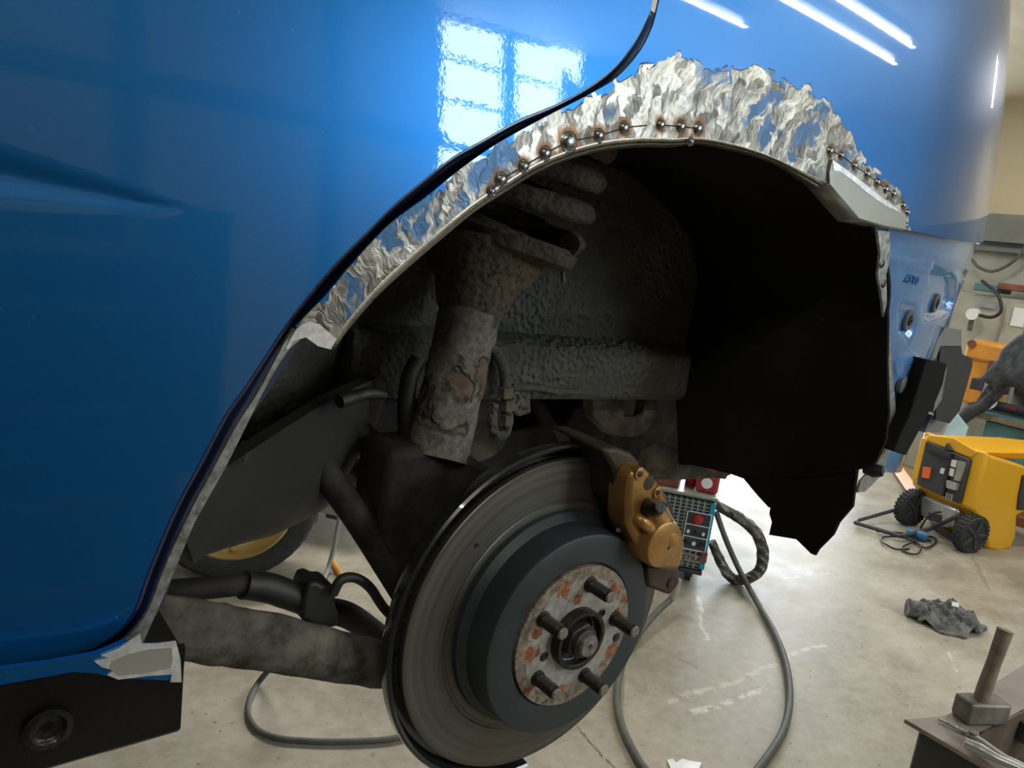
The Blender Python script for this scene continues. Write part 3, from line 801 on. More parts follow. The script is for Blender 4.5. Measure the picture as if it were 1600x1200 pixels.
# front lower apron below the wheelhouse and the filler / tank cover
def Tk(x, z): return W(x, z)+.012
def blob(name, L, y0, depth, mat, parent, back=.03, step=.008, pw=.5, soft=.03, tilt=(0, 0), **kw):
    """solid with a rounded front over a traced outline"""
    pl = [XZ(onY(a, b, y0)) for a, b in L]; pa = np.array(pl)
    cx, cz = pa.mean(0)
    def fn(a, b):
        d = seg_dist([(a, b)], pa)[0] if inside([(a, b)], pa)[0] else 0.0
        t = min(1, d/soft); h = (1-(1-t)**2)**pw
        return (a, y0-depth*h+tilt[0]*(a-cx)+tilt[1]*(b-cz), b+HZ)
    return sheet(name, pl, fn, step, back, mat, parent, custom=False, **kw)
TK = lambda x, z: .150+.72*(x+.16)
TKe = lambda x, z: TK(x, z)+.075
tl = pxS([(285, 864), (295, 857), (350, 841), (400, 829), (450, 806), (480, 790), (505, 760), (525, 725), (540, 695), (555, 675), (570, 648), (573, 628)], TKe)
tp_ = tl+pxS([(604, 600), (590, 590), (520, 622), (440, 672), (330, 745), (270, 800)], TK)
def tank(a, b):
    d = seg_dist([(a, b)], tl, closed=False)[0]; R_ = .075; t = min(1, d/R_)
    return (a, TK(a, b)+R_*(1-math.sqrt(max(0, 1-(1-t)**2))), b+HZ)
sheet('tank_cover', tp_, tank, .007, .012, 'plastic_dark', car, custom=False)
WT_ = lambda x, z: 10 if math.hypot(x, z-.07) > .372 or x < -.37 else W(x, z)-.004
tarp = pxS([(330, 763), (342, 735), (362, 712), (382, 688), (400, 690), (394, 702), (383, 716), (384, 728), (366, 742)], WT_)
sheet('wet_tar', tarp, lambda x, z: (x, W(x, z)-.004, z+HZ), .004, .004, 'tar', car, custom=False, disp=lambda p: .003*mnoise.noise(p*160))
tube('inner_bracket', [onY(530, 628, .10), onY(570, 615, .11), onY(600, 618, .115)], .0055, 'black', car, seg=16, amp=.002)
prism('shade_block', pxY([(575, 632), (612, 618), (640, 640), (640, 720), (600, 700), (560, 700)], .24), (0, .02, 0), 'darkarm', car, .003)  # dark prism standing in for the shadow beside the rod end
# black felt liner closing the rear of the wheelhouse
PROF = catmull([(.372, -.12, 0), (.374, 0, 0), (.376, .10, 0), (.380, .20, 0), (.379, .28, 0), (.370, .335, 0), (.335, .380, 0), (.28, .410, 0), (.19, .434, 0), (.08, .447, 0), (-.04, .449, 0), (-.14, .434, 0)], 12)
PRF = np.array([(p.x, p.y) for p in PROF]); PL = np.r_[0, np.cumsum(np.hypot(*np.diff(PRF, axis=0).T))]
PPOLY = np.r_[PRF, [(-.4, .449), (-.4, -.3), (.372, -.3)]]
def Lfn(a, b):
    """a: inward position, b: length along the liner's section from its bottom"""
    wv = .007*math.sin(a*26+b*4)+.004*math.sin(b*30+1)+.012*math.exp(-((a+.02)/.05)**2)*max(0, 1-b/.25)
    x = float(np.interp(b, PL, PRF[:, 0])); z = float(np.interp(b, PL, PRF[:, 1]))
    x2 = float(np.interp(b+.004, PL, PRF[:, 0])); z2 = float(np.interp(b+.004, PL, PRF[:, 1]))
    tx, tz = x2-x, z2-z; l_ = math.hypot(tx, tz) or 1
    if l_ == 1: tx, tz = -1, 0
    return Vector((x+wv*tz/l_*.7, a, HZ+z-wv*tx/l_*.7))
def onL(px, py):
    d = ray(px, py)
    ts = np.arange(.4, 1.6, .004); P = np.array([[CAM.x+d.x*t, CAM.z+d.z*t-HZ] for t in ts])
    ins = inside(P, PPOLY); k = max(1, int(np.argmax(~ins))) if ins[0] else int(np.argmax(~ins[int(np.argmax(ins)):]))+int(np.argmax(ins))
    p = (P[k]+P[k-1])/2; t = (ts[k]+ts[k-1])/2
    i = int(np.argmin(np.hypot(*(PRF-p).T)))
    return (CAM.y+d.y*t, PL[i])
LINER = [(1050, 560), (1050, 600), (1056, 700), (1062, 722), (1085, 730), (1140, 740), (1160, 752), (1185, 775), (1198, 790), (1201, 796), (1199, 806), (1203, 815), (1201, 832), (1240, 848), (1266, 860), (1270, 873), (1277, 858), (1300, 832), (1310, 812), (1330, 795), (1332, 765), (1338, 735), (1362, 733), (1385, 690), (1391, 640), (1386, 560), (1382, 480)]
lp = [onL(a, b) for a, b in LINER]
for b_ in np.linspace(PL[52], PL[-1], 16):
    x_ = float(np.interp(b_, PL, PRF[:, 0])); z_ = float(np.interp(b_, PL, PRF[:, 1])); lp.append((S(x_, z_)+.012, b_))
lp += [(.24, PL[-1]), (.24, .30)]
liner = sheet('wheel_arch_liner', lp, Lfn, .010, .004, 'felt', car, out=(-1, 0, -.5), custom=False)
fold = [onL(a, b) for a, b in [(1206, 743), (1260, 742), (1338, 734)]]
tube('liner_fold', [Lfn(a, b)+Vector((-.002, 0, 0)) for a, b in fold], .0016, 'felt', liner, seg=8)
# rusty-edged body flange the liner is fixed to
FLG = [(1371, 360), (1390, 362), (1391, 400), (1385, 430), (1386, 470), (1392, 540), (1396, 600), (1400, 640), (1397, 690), (1378, 742), (1352, 768), (1340, 770), (1345, 752), (1372, 722), (1386, 690), (1391, 640), (1386, 560), (1379, 470), (1372, 430), (1376, 395)]
rf = [(a, b) for a, b in FLG]
def S2(x, z):
    return S(x, .395)+.012+(.40-z)*.08
flange = sheet('rear_body_flange', pxS(rf, lambda x, z: S2(x, z)-.006), body_fn(lambda x, z: S2(x, z)-.006), .008, .003, 'flange', car)
for (a, b) in ((1379, 412), (1381, 443)):
    p = onS(a, b, lambda x, z: S2(x, z)-.0065); lathe('drilled_hole', [(.0048, 0), (.0035, .0006), (0, .0004)], p, (0, -1, 0), 'tar', flange, seg=18)
# bare inner panel behind the missing bumper
PANEL = [(1388, 352), (1420, 352), (1470, 364), (1540, 380), (1534, 396), (1522, 412), (1519, 432), (1524, 450), (1523, 468), (1514, 486), (1507, 500), (1502, 522), (1500, 560), (1478, 600), (1450, 660), (1420, 715), (1385, 738), (1360, 745), (1372, 722), (1388, 690), (1394, 640), (1390, 560), (1384, 470), (1384, 400)]
POC = [([(1452, 425), (1461, 413), (1489, 423), (1494, 434), (1494, 465), (1484, 490), (1450, 503), (1441, 498), (1441, 470), (1452, 446)], .012), ([(1516, 428), (1521, 434), (1520, 470), (1511, 487), (1503, 492), (1508, 455)], .012),
       ([(1408, 420), (1415, 411), (1431, 420)], .006), ([(1404, 470), (1432, 478), (1432, 512), (1418, 535), (1404, 520)], .008), ([(1400, 556), (1430, 550), (1440, 560), (1425, 610), (1402, 625)], -.006)]
poc = [(np.array(pxS(L, S2)), d) for L, d in POC]
def S3(x, z):
    y = S2(x, z)
    for pl, d in poc:
        if not (pl[:, 0].min() < x < pl[:, 0].max() and pl[:, 1].min() < z < pl[:, 1].max()): continue
        if inside([(x, z)], pl)[0]:
            t = min(1, seg_dist([(x, z)], pl)[0]/.009); y += .8*d*t*t*(3-2*t)
    y += .0022*math.sin((z-.35)*300+x*12)*math.exp(-((z-.372)/.009)**2)
    return y
pan = sheet('inner_rear_panel', pxS(PANEL, S2), body_fn(S3), .0055, .0015, 'inner_paint', car, custom=False)
def grommet(px, py, r, mats, parent, S=S3):
    p = onS(px, py, S); n = norm_out(S2, p.x, p.z-HZ)
    g = lathe('rubber_grommet', [(r, -.002), (r, .0028), (r*.9, .0045), (r*.52, .0045), (r*.45, .002), (0, .0015)], p, n, mats[0], parent, seg=32)
    lathe('grommet_core', [(r*.44, 0), (r*.40, .0058), (r*.22, .0062), (r*.16, .003), (0, .003)], p, n, mats[1], g, seg=24)
MAT['greyrub'] = simple('grey_rubber', (.085, .10, .105), .55, 0, .1, 20)
grommet(1416, 500, .0135, ('greyrub', 'black'), pan); grommet(1459, 473, .0130, ('greyrub', 'black'), pan); grommet(1436, 580, .0072, ('greyrub', 'black'), pan)
p = onS(1408, 600, S3); lathe('blanking_plug', [(.0115, -.002), (.0112, .003), (.009, .0042), (0, .0048)], p, norm_out(S2, p.x, p.z-HZ), 'greyrub', pan, seg=28)
def text(name, body, loc, size, xdir, ydir, mat, parent, depth=.0006):
    c = bpy.data.curves.new(name, 'FONT'); c.body = body; c.size = size; c.extrude = depth
    tmp = bpy.data.objects.new('lettering_source', c); COL.objects.link(tmp); bpy.context.view_layer.update()
    me = bpy.data.meshes.new_from_object(tmp.evaluated_get(bpy.context.evaluated_depsgraph_get()))
    bpy.data.objects.remove(tmp); bpy.data.curves.remove(c)
    me.name = name; me.materials.clear(); me.materials.append(MAT[mat])
    o = bpy.data.objects.new(name, me); COL.objects.link(o)
    X_ = Vector(xdir).normalized(); Y_ = (Vector(ydir)-X_*Vector(ydir).dot(X_)).normalized(); Z_ = X_.cross(Y_)
    R = Matrix((X_, Y_, Z_)).transposed().to_4x4()
    o.parent = parent; o.matrix_local = Matrix.Translation(Vector(loc)-WP[parent.name]) @ R; WP[o.name] = Vector(loc); return o
p = onS(1411, 441, S2); text('embossed_code', 'A5T0', p+Vector((0, -.0006, 0)), .015, (1, 0, -.05), (0, 0, 1), 'inner_paint', pan, .0010)
# bumper bracket, absorber plate
br = prism('bumper_bracket', pxY([(1448, 561), (1480, 568), (1474, 600), (1463, 627), (1452, 645), (1416, 712), (1396, 705), (1410, 672), (1421, 650)], -.02), (.004, .03, 0), 'felt', car, .002)
prism('bracket_side', [onY(1481, 569, -.018), onY(1471, 625, -.018), onY(1458, 645, -.018), onY(1461, 628, -.018), onY(1473, 590, -.018)], (.010, .028, 0), 'greytrim', br)
prism('bumper_mount_plate', pxY([(1470, 541), (1502, 539), (1504, 553), (1520, 560), (1520, 572), (1500, 642), (1484, 662), (1462, 656), (1464, 600)], .03), (0, .004, 0), 'black', car, .001)
prism('mount_stay', pxY([(1478, 511), (1503, 515), (1503, 541), (1470, 541), (1462, 562), (1455, 560), (1466, 530)], .025), (0, .004, 0), 'greytrim', car, .001)
prism('lower_stay', pxY([(1456, 648), (1480, 660), (1470, 676), (1445, 676)], .05), (0, .01, 0), 'greytrim', car, .001)
lathe('push_fastener', [(.0, .012), (.006, .010), (.008, 0), (.004, -.01)], onY(1364, 735, -.06), (.3, -1, .2), 'black', car, seg=16)

# ---------------- strut and spring
mud = 'mud'
sb, st = onY(682, 716, .115), onY(742, 452, .150)
ax = (st-sb).normalized()
strut = tube('shock_strut', [sb, st+ax*.02], .0285, 'strut', car, seg=48, amp=.0022, freq=70)
col_c = onY(752, 415, .152)
cup = lathe('perch_collar', [(.028, -.032), (.034, -.022), (.040, .0), (.055, .018), (.060, .030), (0, .030)], st+ax*.005, ax, 'mud', strut, seg=48)
perch_c = onY(797, 372, .150)
tiltp = Vector((.18, -.10, 1)).normalized()
lathe('spring_perch', [(0, -.016), (.058, -.014), (.066, -.009), (.068, .002), (.062, .006), (.052, .003), (0, .002)], perch_c, tiltp, 'mud', strut, seg=64)
PR_ = []
for k in range(0, 200):
    a = k/200*2*math.pi*3.6-1.1; zz = .012+.030*(k/200*3.6)
    u = Vector((1, 0, -.18)).normalized(); v = tiltp.cross(u)
    PR_.append(perch_c+tiltp*zz+(u*math.cos(a)+v*math.sin(a))*.060)
tube('coil_spring', PR_, .0105, 'mud', car, seg=16, smooth_n=0, amp=.0018, freq=90)
tube('perch_clip', [onY(824, 425, .12), onY(825, 438, .12), onY(830, 430, .12)], .0016, 'dust', strut, seg=8)
tube('perch_clip', [onY(879, 420, .12), onY(880, 440, .12)], .0022, 'dust', strut, seg=8)
# knuckle behind the disc
prism('hub_carrier', pxY([(612, 706), (660, 700), (735, 712), (760, 728), (800, 760), (820, 900), (700, 960), (640, 930), (600, 870), (598, 800)], .10), (0, .06, 0), 'darkarm', car, .008)
0 and tube('carrier_boss', [onY(640, 745, .095), onY(640, 745, .16)], .03, 'darkarm', car, seg=24)
# arms and links
tube('trailing_arm', [onY(150, 965, .07), onY(300, 985, .07), onY(440, 1008, .075), onY(640, 1048, .085)], [.021, .023, .023, .020], 'arm', car, seg=24, amp=.0016, freq=90, flat=(.6, 1.0))
tube('brake_pipe_guard', [onY(180, 938, .10), onY(255, 925, .10), onY(330, 918, .10), onY(395, 912, .10)], .0085, 'darkarm', car, seg=16)
tube('brake_pipe_guard', [onY(380, 913, .10), onY(430, 922, .10), onY(490, 945, .10)], .0118, 'black', car, seg=16, amp=.001)
prism('arm_clamp', pxY([(484, 912), (497, 909), (505, 915), (520, 914), (530, 926), (523, 940), (530, 960), (528, 980), (500, 985), (470, 968), (474, 940)], .085), (0, .03, 0), 'black', car, .003)
tube('sensor_cable', [onY(520, 928, .08), onY(533, 906, .08), onY(555, 903, .08), onY(578, 918, .08), onY(600, 950, .08), onY(625, 975, .08)], .0042, 'black', car, seg=12)
tube('lateral_link', [onY(440, 640, .15), onY(505, 735, .13), onY(560, 812, .12), onY(640, 940, .10)], .0125, 'darkarm', car, seg=20)
tube('lateral_link', [onY(520, 645, .17), onY(565, 682, .17), onY(595, 710, .17), onY(628, 745, .16)], .0135, 'darkarm', car, seg=20)
tube('rear_subframe', [onY(600, 1000, .16), onY(540, 960, .14), onY(480, 955, .14)], .012, 'darkarm', car, seg=16)
# exhaust silencer and gold-tinted flange behind
lathe('exhaust_silencer', [(0, -.10), (.036, -.09), (.046, -.07), (.046, .22), (.04, .24), (0, .25)], onY(560, 728, .62), (1, .15, -.05), 'dust', car, seg=48)
tube('exhaust_pipe', [onY(500, 700, .45), onY(545, 690, .45), onY(600, 660, .42), onY(660, 640, .42)], .026, 'dust', car, seg=24)
prism('bracket_dark', pxY([(620, 716), (600, 735), (575, 760), (600, 800), (640, 800), (640, 716)], .22), (0, .05, 0), 'darkarm', car, .004)
prism('heat_shield', pxY([(578, 662), (600, 655), (608, 680), (606, 702), (590, 705), (560, 690)], .40), (0, .03, 0), 'cardboard', car, .004)
# under-rail fittings
pl = prism('painted_floor_plate', pxY([(700, 630), (700, 720), (1030, 700), (1010, 590)], .80), (0, .01, 0), 'palebluepaint', car)
tube('brake_pipe', [onY(800, 605, .20), onY(845, 606, .20), onY(870, 612, .20), onY(905, 612, .20)], .0042, 'under', car, seg=12)
prism('rail_tab', pxY([(800, 600), (829, 602), (830, 645), (812, 652), (798, 640)], .205), (0, .02, 0), 'under', car, .002)
tube('brake_hose', [onY(753, 540, .16), onY(770, 545, .16), onY(785, 570, .155), onY(791, 600, .15), onY(792, 640, .15), onY(793, 665, .15), onY(786, 680, .15), onY(773, 678, .15), onY(769, 655, .15), onY(772, 630, .15)], .0052, 'under', car, seg=14)
for (a, b, r) in ((790, 612, .0085), (793, 632, .0080), (792, 655, .0072)):
    tube('hose_fitting', [onY(a, b-8, .148), onY(a, b+8, .148)], r, 'dust', car, seg=6)
tube('hose_clip', [onY(795, 622, .145), onY(806, 614, .145), onY(812, 622, .145), onY(806, 634, .145), onY(797, 632, .145)], .0022, 'dust', car, seg=8)
prism('hose_bracket', pxY([(777, 540), (795, 541), (797, 620), (788, 620)], .19), (0, .006, 0), 'under', car, .001)
tube('drive_flange', [onY(740, 665, .30), onY(740, 665, .42)], .045, 'dust', car, seg=32)
tube('wiring_loop', [onY(745, 545, .22), onY(762, 570, .22), onY(772, 600, .22), onY(764, 622, .22)], .006, 'black', car, seg=12)
tube('wiring_loop', [onY(655, 560, .14), onY(640, 590, .14), onY(634, 640, .14), onY(636, 690, .14)], .008, 'black', car, seg=12)
prism('rear_crossmember', pxY([(700, 700), (720, 692), (846, 664), (828, 620), (848, 624), (872, 661), (886, 661), (896, 640), (926, 614), (948, 614), (960, 700), (900, 760), (700, 790)], .34), (0, .08, 0), 'darkarm', car, .004)
prism('tie_down_bracket', pxY([(924, 612), (975, 608), (976, 652), (1005, 654), (1013, 612), (1029, 612), (1026, 650), (1012, 678), (985, 684), (955, 680), (928, 655)], .235), (0, .02, 0), 'dust', car, .003)
prism('rear_closing_plate', pxY([(900, 600), (1062, 596), (1068, 725), (1110, 742), (1070, 750), (1010, 750), (960, 720)], .36), (0, .02, 0), 'dust', car, .004)
blob('rear_undertray', [(1000, 705), (1030, 690), (1065, 705), (1075, 722), (1120, 738), (1142, 742), (1100, 748), (1050, 750), (1015, 746)], .30, .012, 'dust', car, .010)
box('floor_pan', (.1, .95, HZ+.245), (1.4, 1.4, .02), 'darkarm', car)

# ---------------- brake
C0 = Vector((0, 0, HZ)); OUT = (0, -1, 0)
MX = (1, 0, 0)
lathe('brake_shield', [(.10, -.060), (.150, -.058), (.160, -.056), (.1655, -.052), (.1675, -.046), (.1675, -.040), (.1645, -.0385), (.1625, -.041), (.1625, -.047), (.158, -.050), (.150, -.052), (.10, -.054)], C0, OUT, 'shield', car, seg=150, ref=MX, a0=math.radians(58), a1=math.radians(330)) if False else None
def ringpart(name, prof, mat, parent, a0=0, a1=360, seg=160, **kw):
    """profile (r, y) revolved about the hub axis; angle measured from +X towards +Z"""
    V, F = [], []; full = abs(a1-a0) >= 359.9; n = seg if full else seg+1; m = len(prof)
    for k in range(n):
        a = math.radians(a0+(a1-a0)*k/seg)
        for r, y in prof: V.append((r*math.cos(a), y, r*math.sin(a)+HZ))
    for k in range(seg):
        k2 = (k+1) % n if full else k+1
        for j in range(m): F.append((k*m+j, k*m+(j+1) % m, k2*m+(j+1) % m, k2*m+j))
    if not full: F += [tuple(range(m)), tuple(range((n-1)*m, n*m))[::-1]]
    o = mk(name, V, F, mat, parent, origin=C0, **kw)
    bm = bmesh.new(); bm.from_mesh(o.data); bmesh.ops.recalc_face_normals(bm, faces=bm.faces); bm.to_mesh(o.data); bm.free()
    return autosmooth(o, 30)
ringpart('brake_shield', [(.09, .060), (.160, .060), (.166, .057), (.1685, .051), (.1685, .0415), (.1665, .0395), (.1640, .0410), (.1640, .049), (.160, .0545), (.09, .0555)], 'shield', car, 68, 272)
disc = ringpart('brake_disc', [(.098, .046), (.154, .046), (.155, .0455), (.155, .0405), (.154, .0395), (.1165, .0395), (.1155, .0405), (.113, .0405), (.112, .0395), (.098, .0395)], 'disc', car)
ringpart('brake_disc_inboard_plate', [(.09, .058), (.154, .058), (.155, .057), (.155, .0525), (.09, .0525)], 'disc', disc)
for k in range(40):
    a = 2*math.pi*k/40; d = Vector((math.cos(a), 0, math.sin(a)))
    box('cooling_vane', C0+d*.13+Vector((0, .0492, 0)), (.046, .0075, .003), 'nut', disc, axes=(d, Vector((0, 1, 0)), d.cross(Vector((0, 1, 0)))))
ringpart('brake_disc_hat', [(.094, .055), (.106, .0395), (.1055, .034), (.099, .028), (.0975, .0035), (.0962, .0012), (.094, .0004), (.0705, .0004), (.069, .002), (.069, .02)], 'hat', disc)
# hub face with rust blooms
RUST = [(540+0, 0)]
rs = [(560, 325, 1.25), (860, 330, 1.2), (850, 705, 1.2), (345, 725, 1.4), (400, 590, .9), (640, 385, .8), (880, 470, .9), (550, 950, .9), (700, 280, .7), (330, 950, .8), (940, 380, .8)]
RP = [(onY(740+a/4, 840+b/4, 0), s) for a, b, s in rs]
frust = lambda p: max(1.05*math.exp(-(((p-q).length)/(.0078*s))**2) for q, s in RP)
frim = lambda p: max(0, min(1, ((p-C0).length-.048)/.016))
def disc_face(name, r0, r1, y, mat, parent, attrf, nr=16, seg=120):
    V, F = [], []
    for i in range(nr+1):
        r = r0+(r1-r0)*i/nr
        for k in range(seg):
            a = 2*math.pi*k/seg; V.append(Vector((r*math.cos(a), y, r*math.sin(a)+HZ)))
    for i in range(nr):
        for k in range(seg): F.append((i*seg+k, i*seg+(k+1) % seg, (i+1)*seg+(k+1) % seg, (i+1)*seg+k))
    b = len(V)
    for k in range(seg):
        a = 2*math.pi*k/seg; V.append(Vector((r1*math.cos(a), y+.03, r1*math.sin(a)+HZ)))
    for k in range(seg): F.append((nr*seg+k, nr*seg+(k+1) % seg, b+(k+1) % seg, b+k))
    o = mk(name, V, F, mat, parent, origin=C0, attrs={k: [f(v) for v in V] for k, f in attrf.items()})
    bm = bmesh.new(); bm.from_mesh(o.data); bmesh.ops.recalc_face_normals(bm, faces=bm.faces); bm.to_mesh(o.data); bm.free()
    return autosmooth(o, 30)
hub = disc_face('wheel_hub', .022, .0680, -.0015, 'hub', car, dict(rust=frust, rim=frim), 22, 150)
ringpart('hub_spigot', [(.0235, .01), (.0285, .01), (.0285, -.010), (.0278, -.0115), (.0245, -.0115), (.0236, -.0105)], 'stud', hub, seg=80)
ringpart('hub_bore_floor', [(.0005, .004), (.024, .004), (.024, .0)], 'stud', hub, seg=60)
def hexnut(name, c, r, h, mat, parent, rot=.3):
    c = Vector(c); pts = [c+Vector((r*math.cos(a), 0, r*math.sin(a))) for a in [rot+math.pi/3*k for k in range(6)]]
    return prism(name, pts, (0, -h, 0), mat, parent, .0012)
nut = hexnut('axle_nut', (0, .0, HZ), .0175, .0125, 'nut', hub)
lathe('nut_collar', [(.0135, 0), (.0135, .0165), (.0115, .019), (.0105, .019)], (0, -.0, HZ), OUT, 'nut', nut, seg=40)
lathe('axle_end', [(.0105, 0), (.0105, .0205), (.0095, .0220), (.0028, .0220), (.0020, .0195), (0, .0190)], (0, -.0, HZ), OUT, 'stud_end', hub, seg=40)
for (a, b) in ((731, 291), (875, 509), (693, 857), (409, 870), (431, 508)):
    q = onY(740+a/4, 840+b/4, -.002); v = Vector((q.x, 0, q.z-HZ)).normalized()*.050; q = Vector((v.x, -.0015, HZ+v.z))
    prof = [(.0078, -.001), (.0074, .0015), (.0062, .002)]
    for k in range(13): prof += [(.0062, .004+k*.0016), (.0055, .0048+k*.0016)]
    prof += [(.0052, .0265), (0, .0265)]
    s_ = lathe('wheel_stud', prof, q, OUT, 'stud', hub, seg=28)
    lathe('stud_tip', [(.0053, .0245), (.0053, .0270), (.0044, .0280), (0, .0281)], q, OUT, 'stud_end', s_, seg=28)
for (a, b) in ((801, 474), (441, 745), (892, 624)):
    lathe('threaded_hole', [(.0046, 0), (.0036, .0005), (.0, .0003)], onY(740+a/4, 840+b/4, -.0018), OUT, 'tar', hub, seg=22)
# ---------------- caliper
CY = -.012
cal = prism('brake_caliper', pxY([(1001, 728), (1014, 735), (1039, 764), (1047, 790), (1058, 822), (1068, 832), (1072, 850), (1064, 890), (1040, 892), (1018, 888), (1003, 862), (990, 840), (982, 822), (981, 785), (986, 742)], CY), (0, .030, 0), 'gold', car, .005)
def cyl(name, px, py, y, r, h, mat, parent, seg=36, rnd=.003, ax=OUT):
    return lathe(name, [(r, -h), (r, -rnd), (r-rnd*.3, -rnd*.3), (r-rnd, 0), (0, 0.0)], onY(px, py, y), ax, mat, parent, seg=seg)
cyl('piston_housing', 1040, 852, CY-.012, .0235, .03, 'gold', cal, rnd=.004)
tube('fluid_boss', [onY(1010, 780, CY+.006), onY(1034, 838, CY+.004)], [.0125, .018], 'gold', cal, seg=28)
tube('bleeder_boss', [onY(985, 765, CY+.010), onY(1002, 742, CY+.010)], .010, 'gold', cal, seg=24)
tube('rib', [onY(985, 815, CY+.01), onY(1000, 812, CY-.002), onY(1026, 838, CY-.004)], .006, 'gold', cal, seg=18)
cyl('face_bolt', 1001, 741, CY-.002, .0062, .008, 'gold', cal, 24, .001); cyl('bolt_socket', 1001, 741, CY-.0028, .0028, .001, 'tar', cal, 18, .0003)
cyl('face_bolt', 1029, 770, CY-.002, .0058, .008, 'gold', cal, 24, .001); cyl('bolt_socket', 1029, 770, CY-.0028, .0026, .001, 'tar', cal, 18, .0003)
cyl('casting_recess', 1015, 755, CY-.0008, .0075, .004, 'browncal', cal, 28, .002)
cyl('small_bolt', 1040, 791, CY+.0, .0034, .004, 'nut', cal, 18, .0005)
bs = onY(1021, 797, CY-.006)
tube('bleed_screw', [bs+Vector((0, .012, 0)), bs+Vector((-.004, -.004, .004)), bs+Vector((-.008, -.014, .010))], [.0105, .0085, .0055], 'tar', cal, seg=20)
cyl('machining_mark', 1045, 857, CY-.0124, .0016, .0006, 'tar', cal, 12, .0002)
prism('caliper_bridge', pxY([(942, 702), (965, 700), (988, 709), (1003, 724), (988, 742), (981, 790), (965, 790), (962, 740)], .004), (0, .075, 0), 'browncal', cal, .004)
prism('brake_pad', pxY([(955, 722), (980, 735), (976, 800), (968, 830), (950, 815), (945, 760)], .027), (0, .010, 0), 'tar', cal, .002)
prism('caliper_lug', pxY([(1014, 884), (1062, 886), (1063, 912), (1048, 931), (1012, 918), (1009, 895)], CY+.010), (0, .028, 0), 'browncal', cal, .005)
prism('caliper_back', pxY([(1038, 764), (1052, 790), (1060, 822), (1068, 836), (1050, 840), (1036, 800)], CY+.022), (0, .05, 0), 'browncal', cal, .004)
cyl('lug_bolt', 1050, 912, CY+.008, .0055, .006, 'browncal', cal, 24, .001)
tube('pad_pin', [onY(966, 828, .0), onY(966, 828, .04)], .0022, 'dust', cal, seg=14)

# ================================================================== things in the garage
def hz(v): v = Vector((v.x, v.y, 0)); return v.normalized()
FW = hz(ray(*[1100, 357])); RT = Vector((FW.y, -FW.x, 0))      # level direction away from the viewer at the welder, and to its right
UP = Vector((0, 0, 1))

# ---- welding machine on castors
wd = onZ(1094, 914, 0)
wel = empty('welding_machine', wd, 'small welding machine with gridded front, red knob and turquoise edge on castors', 'welding machine')
pn = wd - FW*.02
def wp_(a, b): return onP(a, b, pn, FW)
f_ = [wp_(1010, 763), wp_(1118, 783), wp_(1101, 895), wp_(1005, 892)]
x0 = (f_[0]-wd).dot(RT); x1 = (f_[1]-wd).dot(RT); zt = f_[1].z; zb = f_[2].z
cc = wd+RT*(x0+x1)/2+FW*.24+UP*((zt+zb)/2-wd.z)
AX = (RT, FW, UP)
body = box('machine_body', cc, (x1-x0, .50, zt-zb), 'charcoal', wel, .006, axes=AX)
def onface(a, b): p = wp_(a, b); return p
def facepanel(name, px0, py0, px1, py1, mat, parent, th=.004, off=.0, d=None):
    """upright rectangular panel on the machine front, from its top-left to bottom-right pixel"""
    p, q = wp_(px0, py0), wp_(px1, py1)
    r0, r1 = (p-wd).dot(RT), (q-wd).dot(RT); z0, z1 = p.z, q.z
    return box(name, wd+RT*(r0+r1)/2+FW*(-.012-off)+UP*((z0+z1)/2-wd.z), (abs(r1-r0), th, abs(z0-z1)), mat, parent, axes=AX)
fr = box('front_grille', wd+RT*((x0+x1)/2-.004)+FW*(-.014)+UP*((zt+zb)/2-wd.z), (x1-x0-.03, .012, zt-zb-.02), 'grille', wel, axes=AX)
box('corner_trim', wd+RT*(x1-.006)+FW*(-.012)+UP*((zt+zb)/2-wd.z), (.024, .03, zt-zb-.03), 'turq', wel, .003, axes=AX)
box('top_tray', cc+UP*((zt-zb)/2+.008), (x1-x0+.02, .54, .016), 'primer', wel, .003, axes=AX)
rk = wp_(1094, 815); r_k = (rk-wd).dot(RT)
r_k -= .012; CPZ = wp_(1090, 830).z-wd.z
ctl = box('control_panel', wd+RT*(r_k+.002)+FW*(-.023)+UP*CPZ, (.110, .008, .190), 'charcoal', wel, axes=AX)
for dz in (-.093, -.030, .030, .093):
    box('panel_line', wd+RT*(r_k+.002)+FW*(-.028)+UP*(CPZ+dz), (.110, .003, .004), 'white', ctl, axes=AX)
for dx in (-.054, .056):
    box('panel_line', wd+RT*(r_k+.002+dx)+FW*(-.028)+UP*CPZ, (.004, .003, .190), 'white', ctl, axes=AX)
lathe('red_knob', [(.024, 0), (.024, .004), (.015, .006), (.013, .022), (0, .024)], wd+RT*r_k+FW*(-.028)+UP*(CPZ+.060), -FW, 'red', ctl, seg=28)
for dx in (-.035, 0, .035):
    lathe('small_knob', [(.008, 0), (.007, .012), (0, .013)], wd+RT*(r_k+dx)+FW*(-.028)+UP*(CPZ-.005), -FW, 'white' if dx else 'black', ctl, seg=16)
    lathe('socket', [(.010, 0), (.009, .010), (0, .008)], wd+RT*(r_k+dx)+FW*(-.028)+UP*(CPZ-.060), -FW, 'black' if dx else 'white', ctl, seg=16)
zn = wp_(1082, 872).z; xn = (wp_(1079, 872)-wd).dot(RT)
plate = box('name_plate', wd+RT*(xn-.01)+FW*(-.024)+UP*(zn-wd.z), (.155, .006, .036), 'primer', wel, axes=AX)
text('lettering', 'STRA', wd+RT*(xn-.040)+FW*(-.0285)+UP*(zn-wd.z-.012), .038, RT, UP, 'charcoal', plate, .001)
box('dirty_scrap', wd+RT*(xn+.058)+FW*(-.033)+UP*(zn-wd.z+.020), (.030, .003, .050), 'redbrown', wel, axes=AX)
box('base_rail', cc-UP*((zt-zb)/2+.010), (x1-x0, .52, .02), 'charcoal', wel, .003, axes=AX)
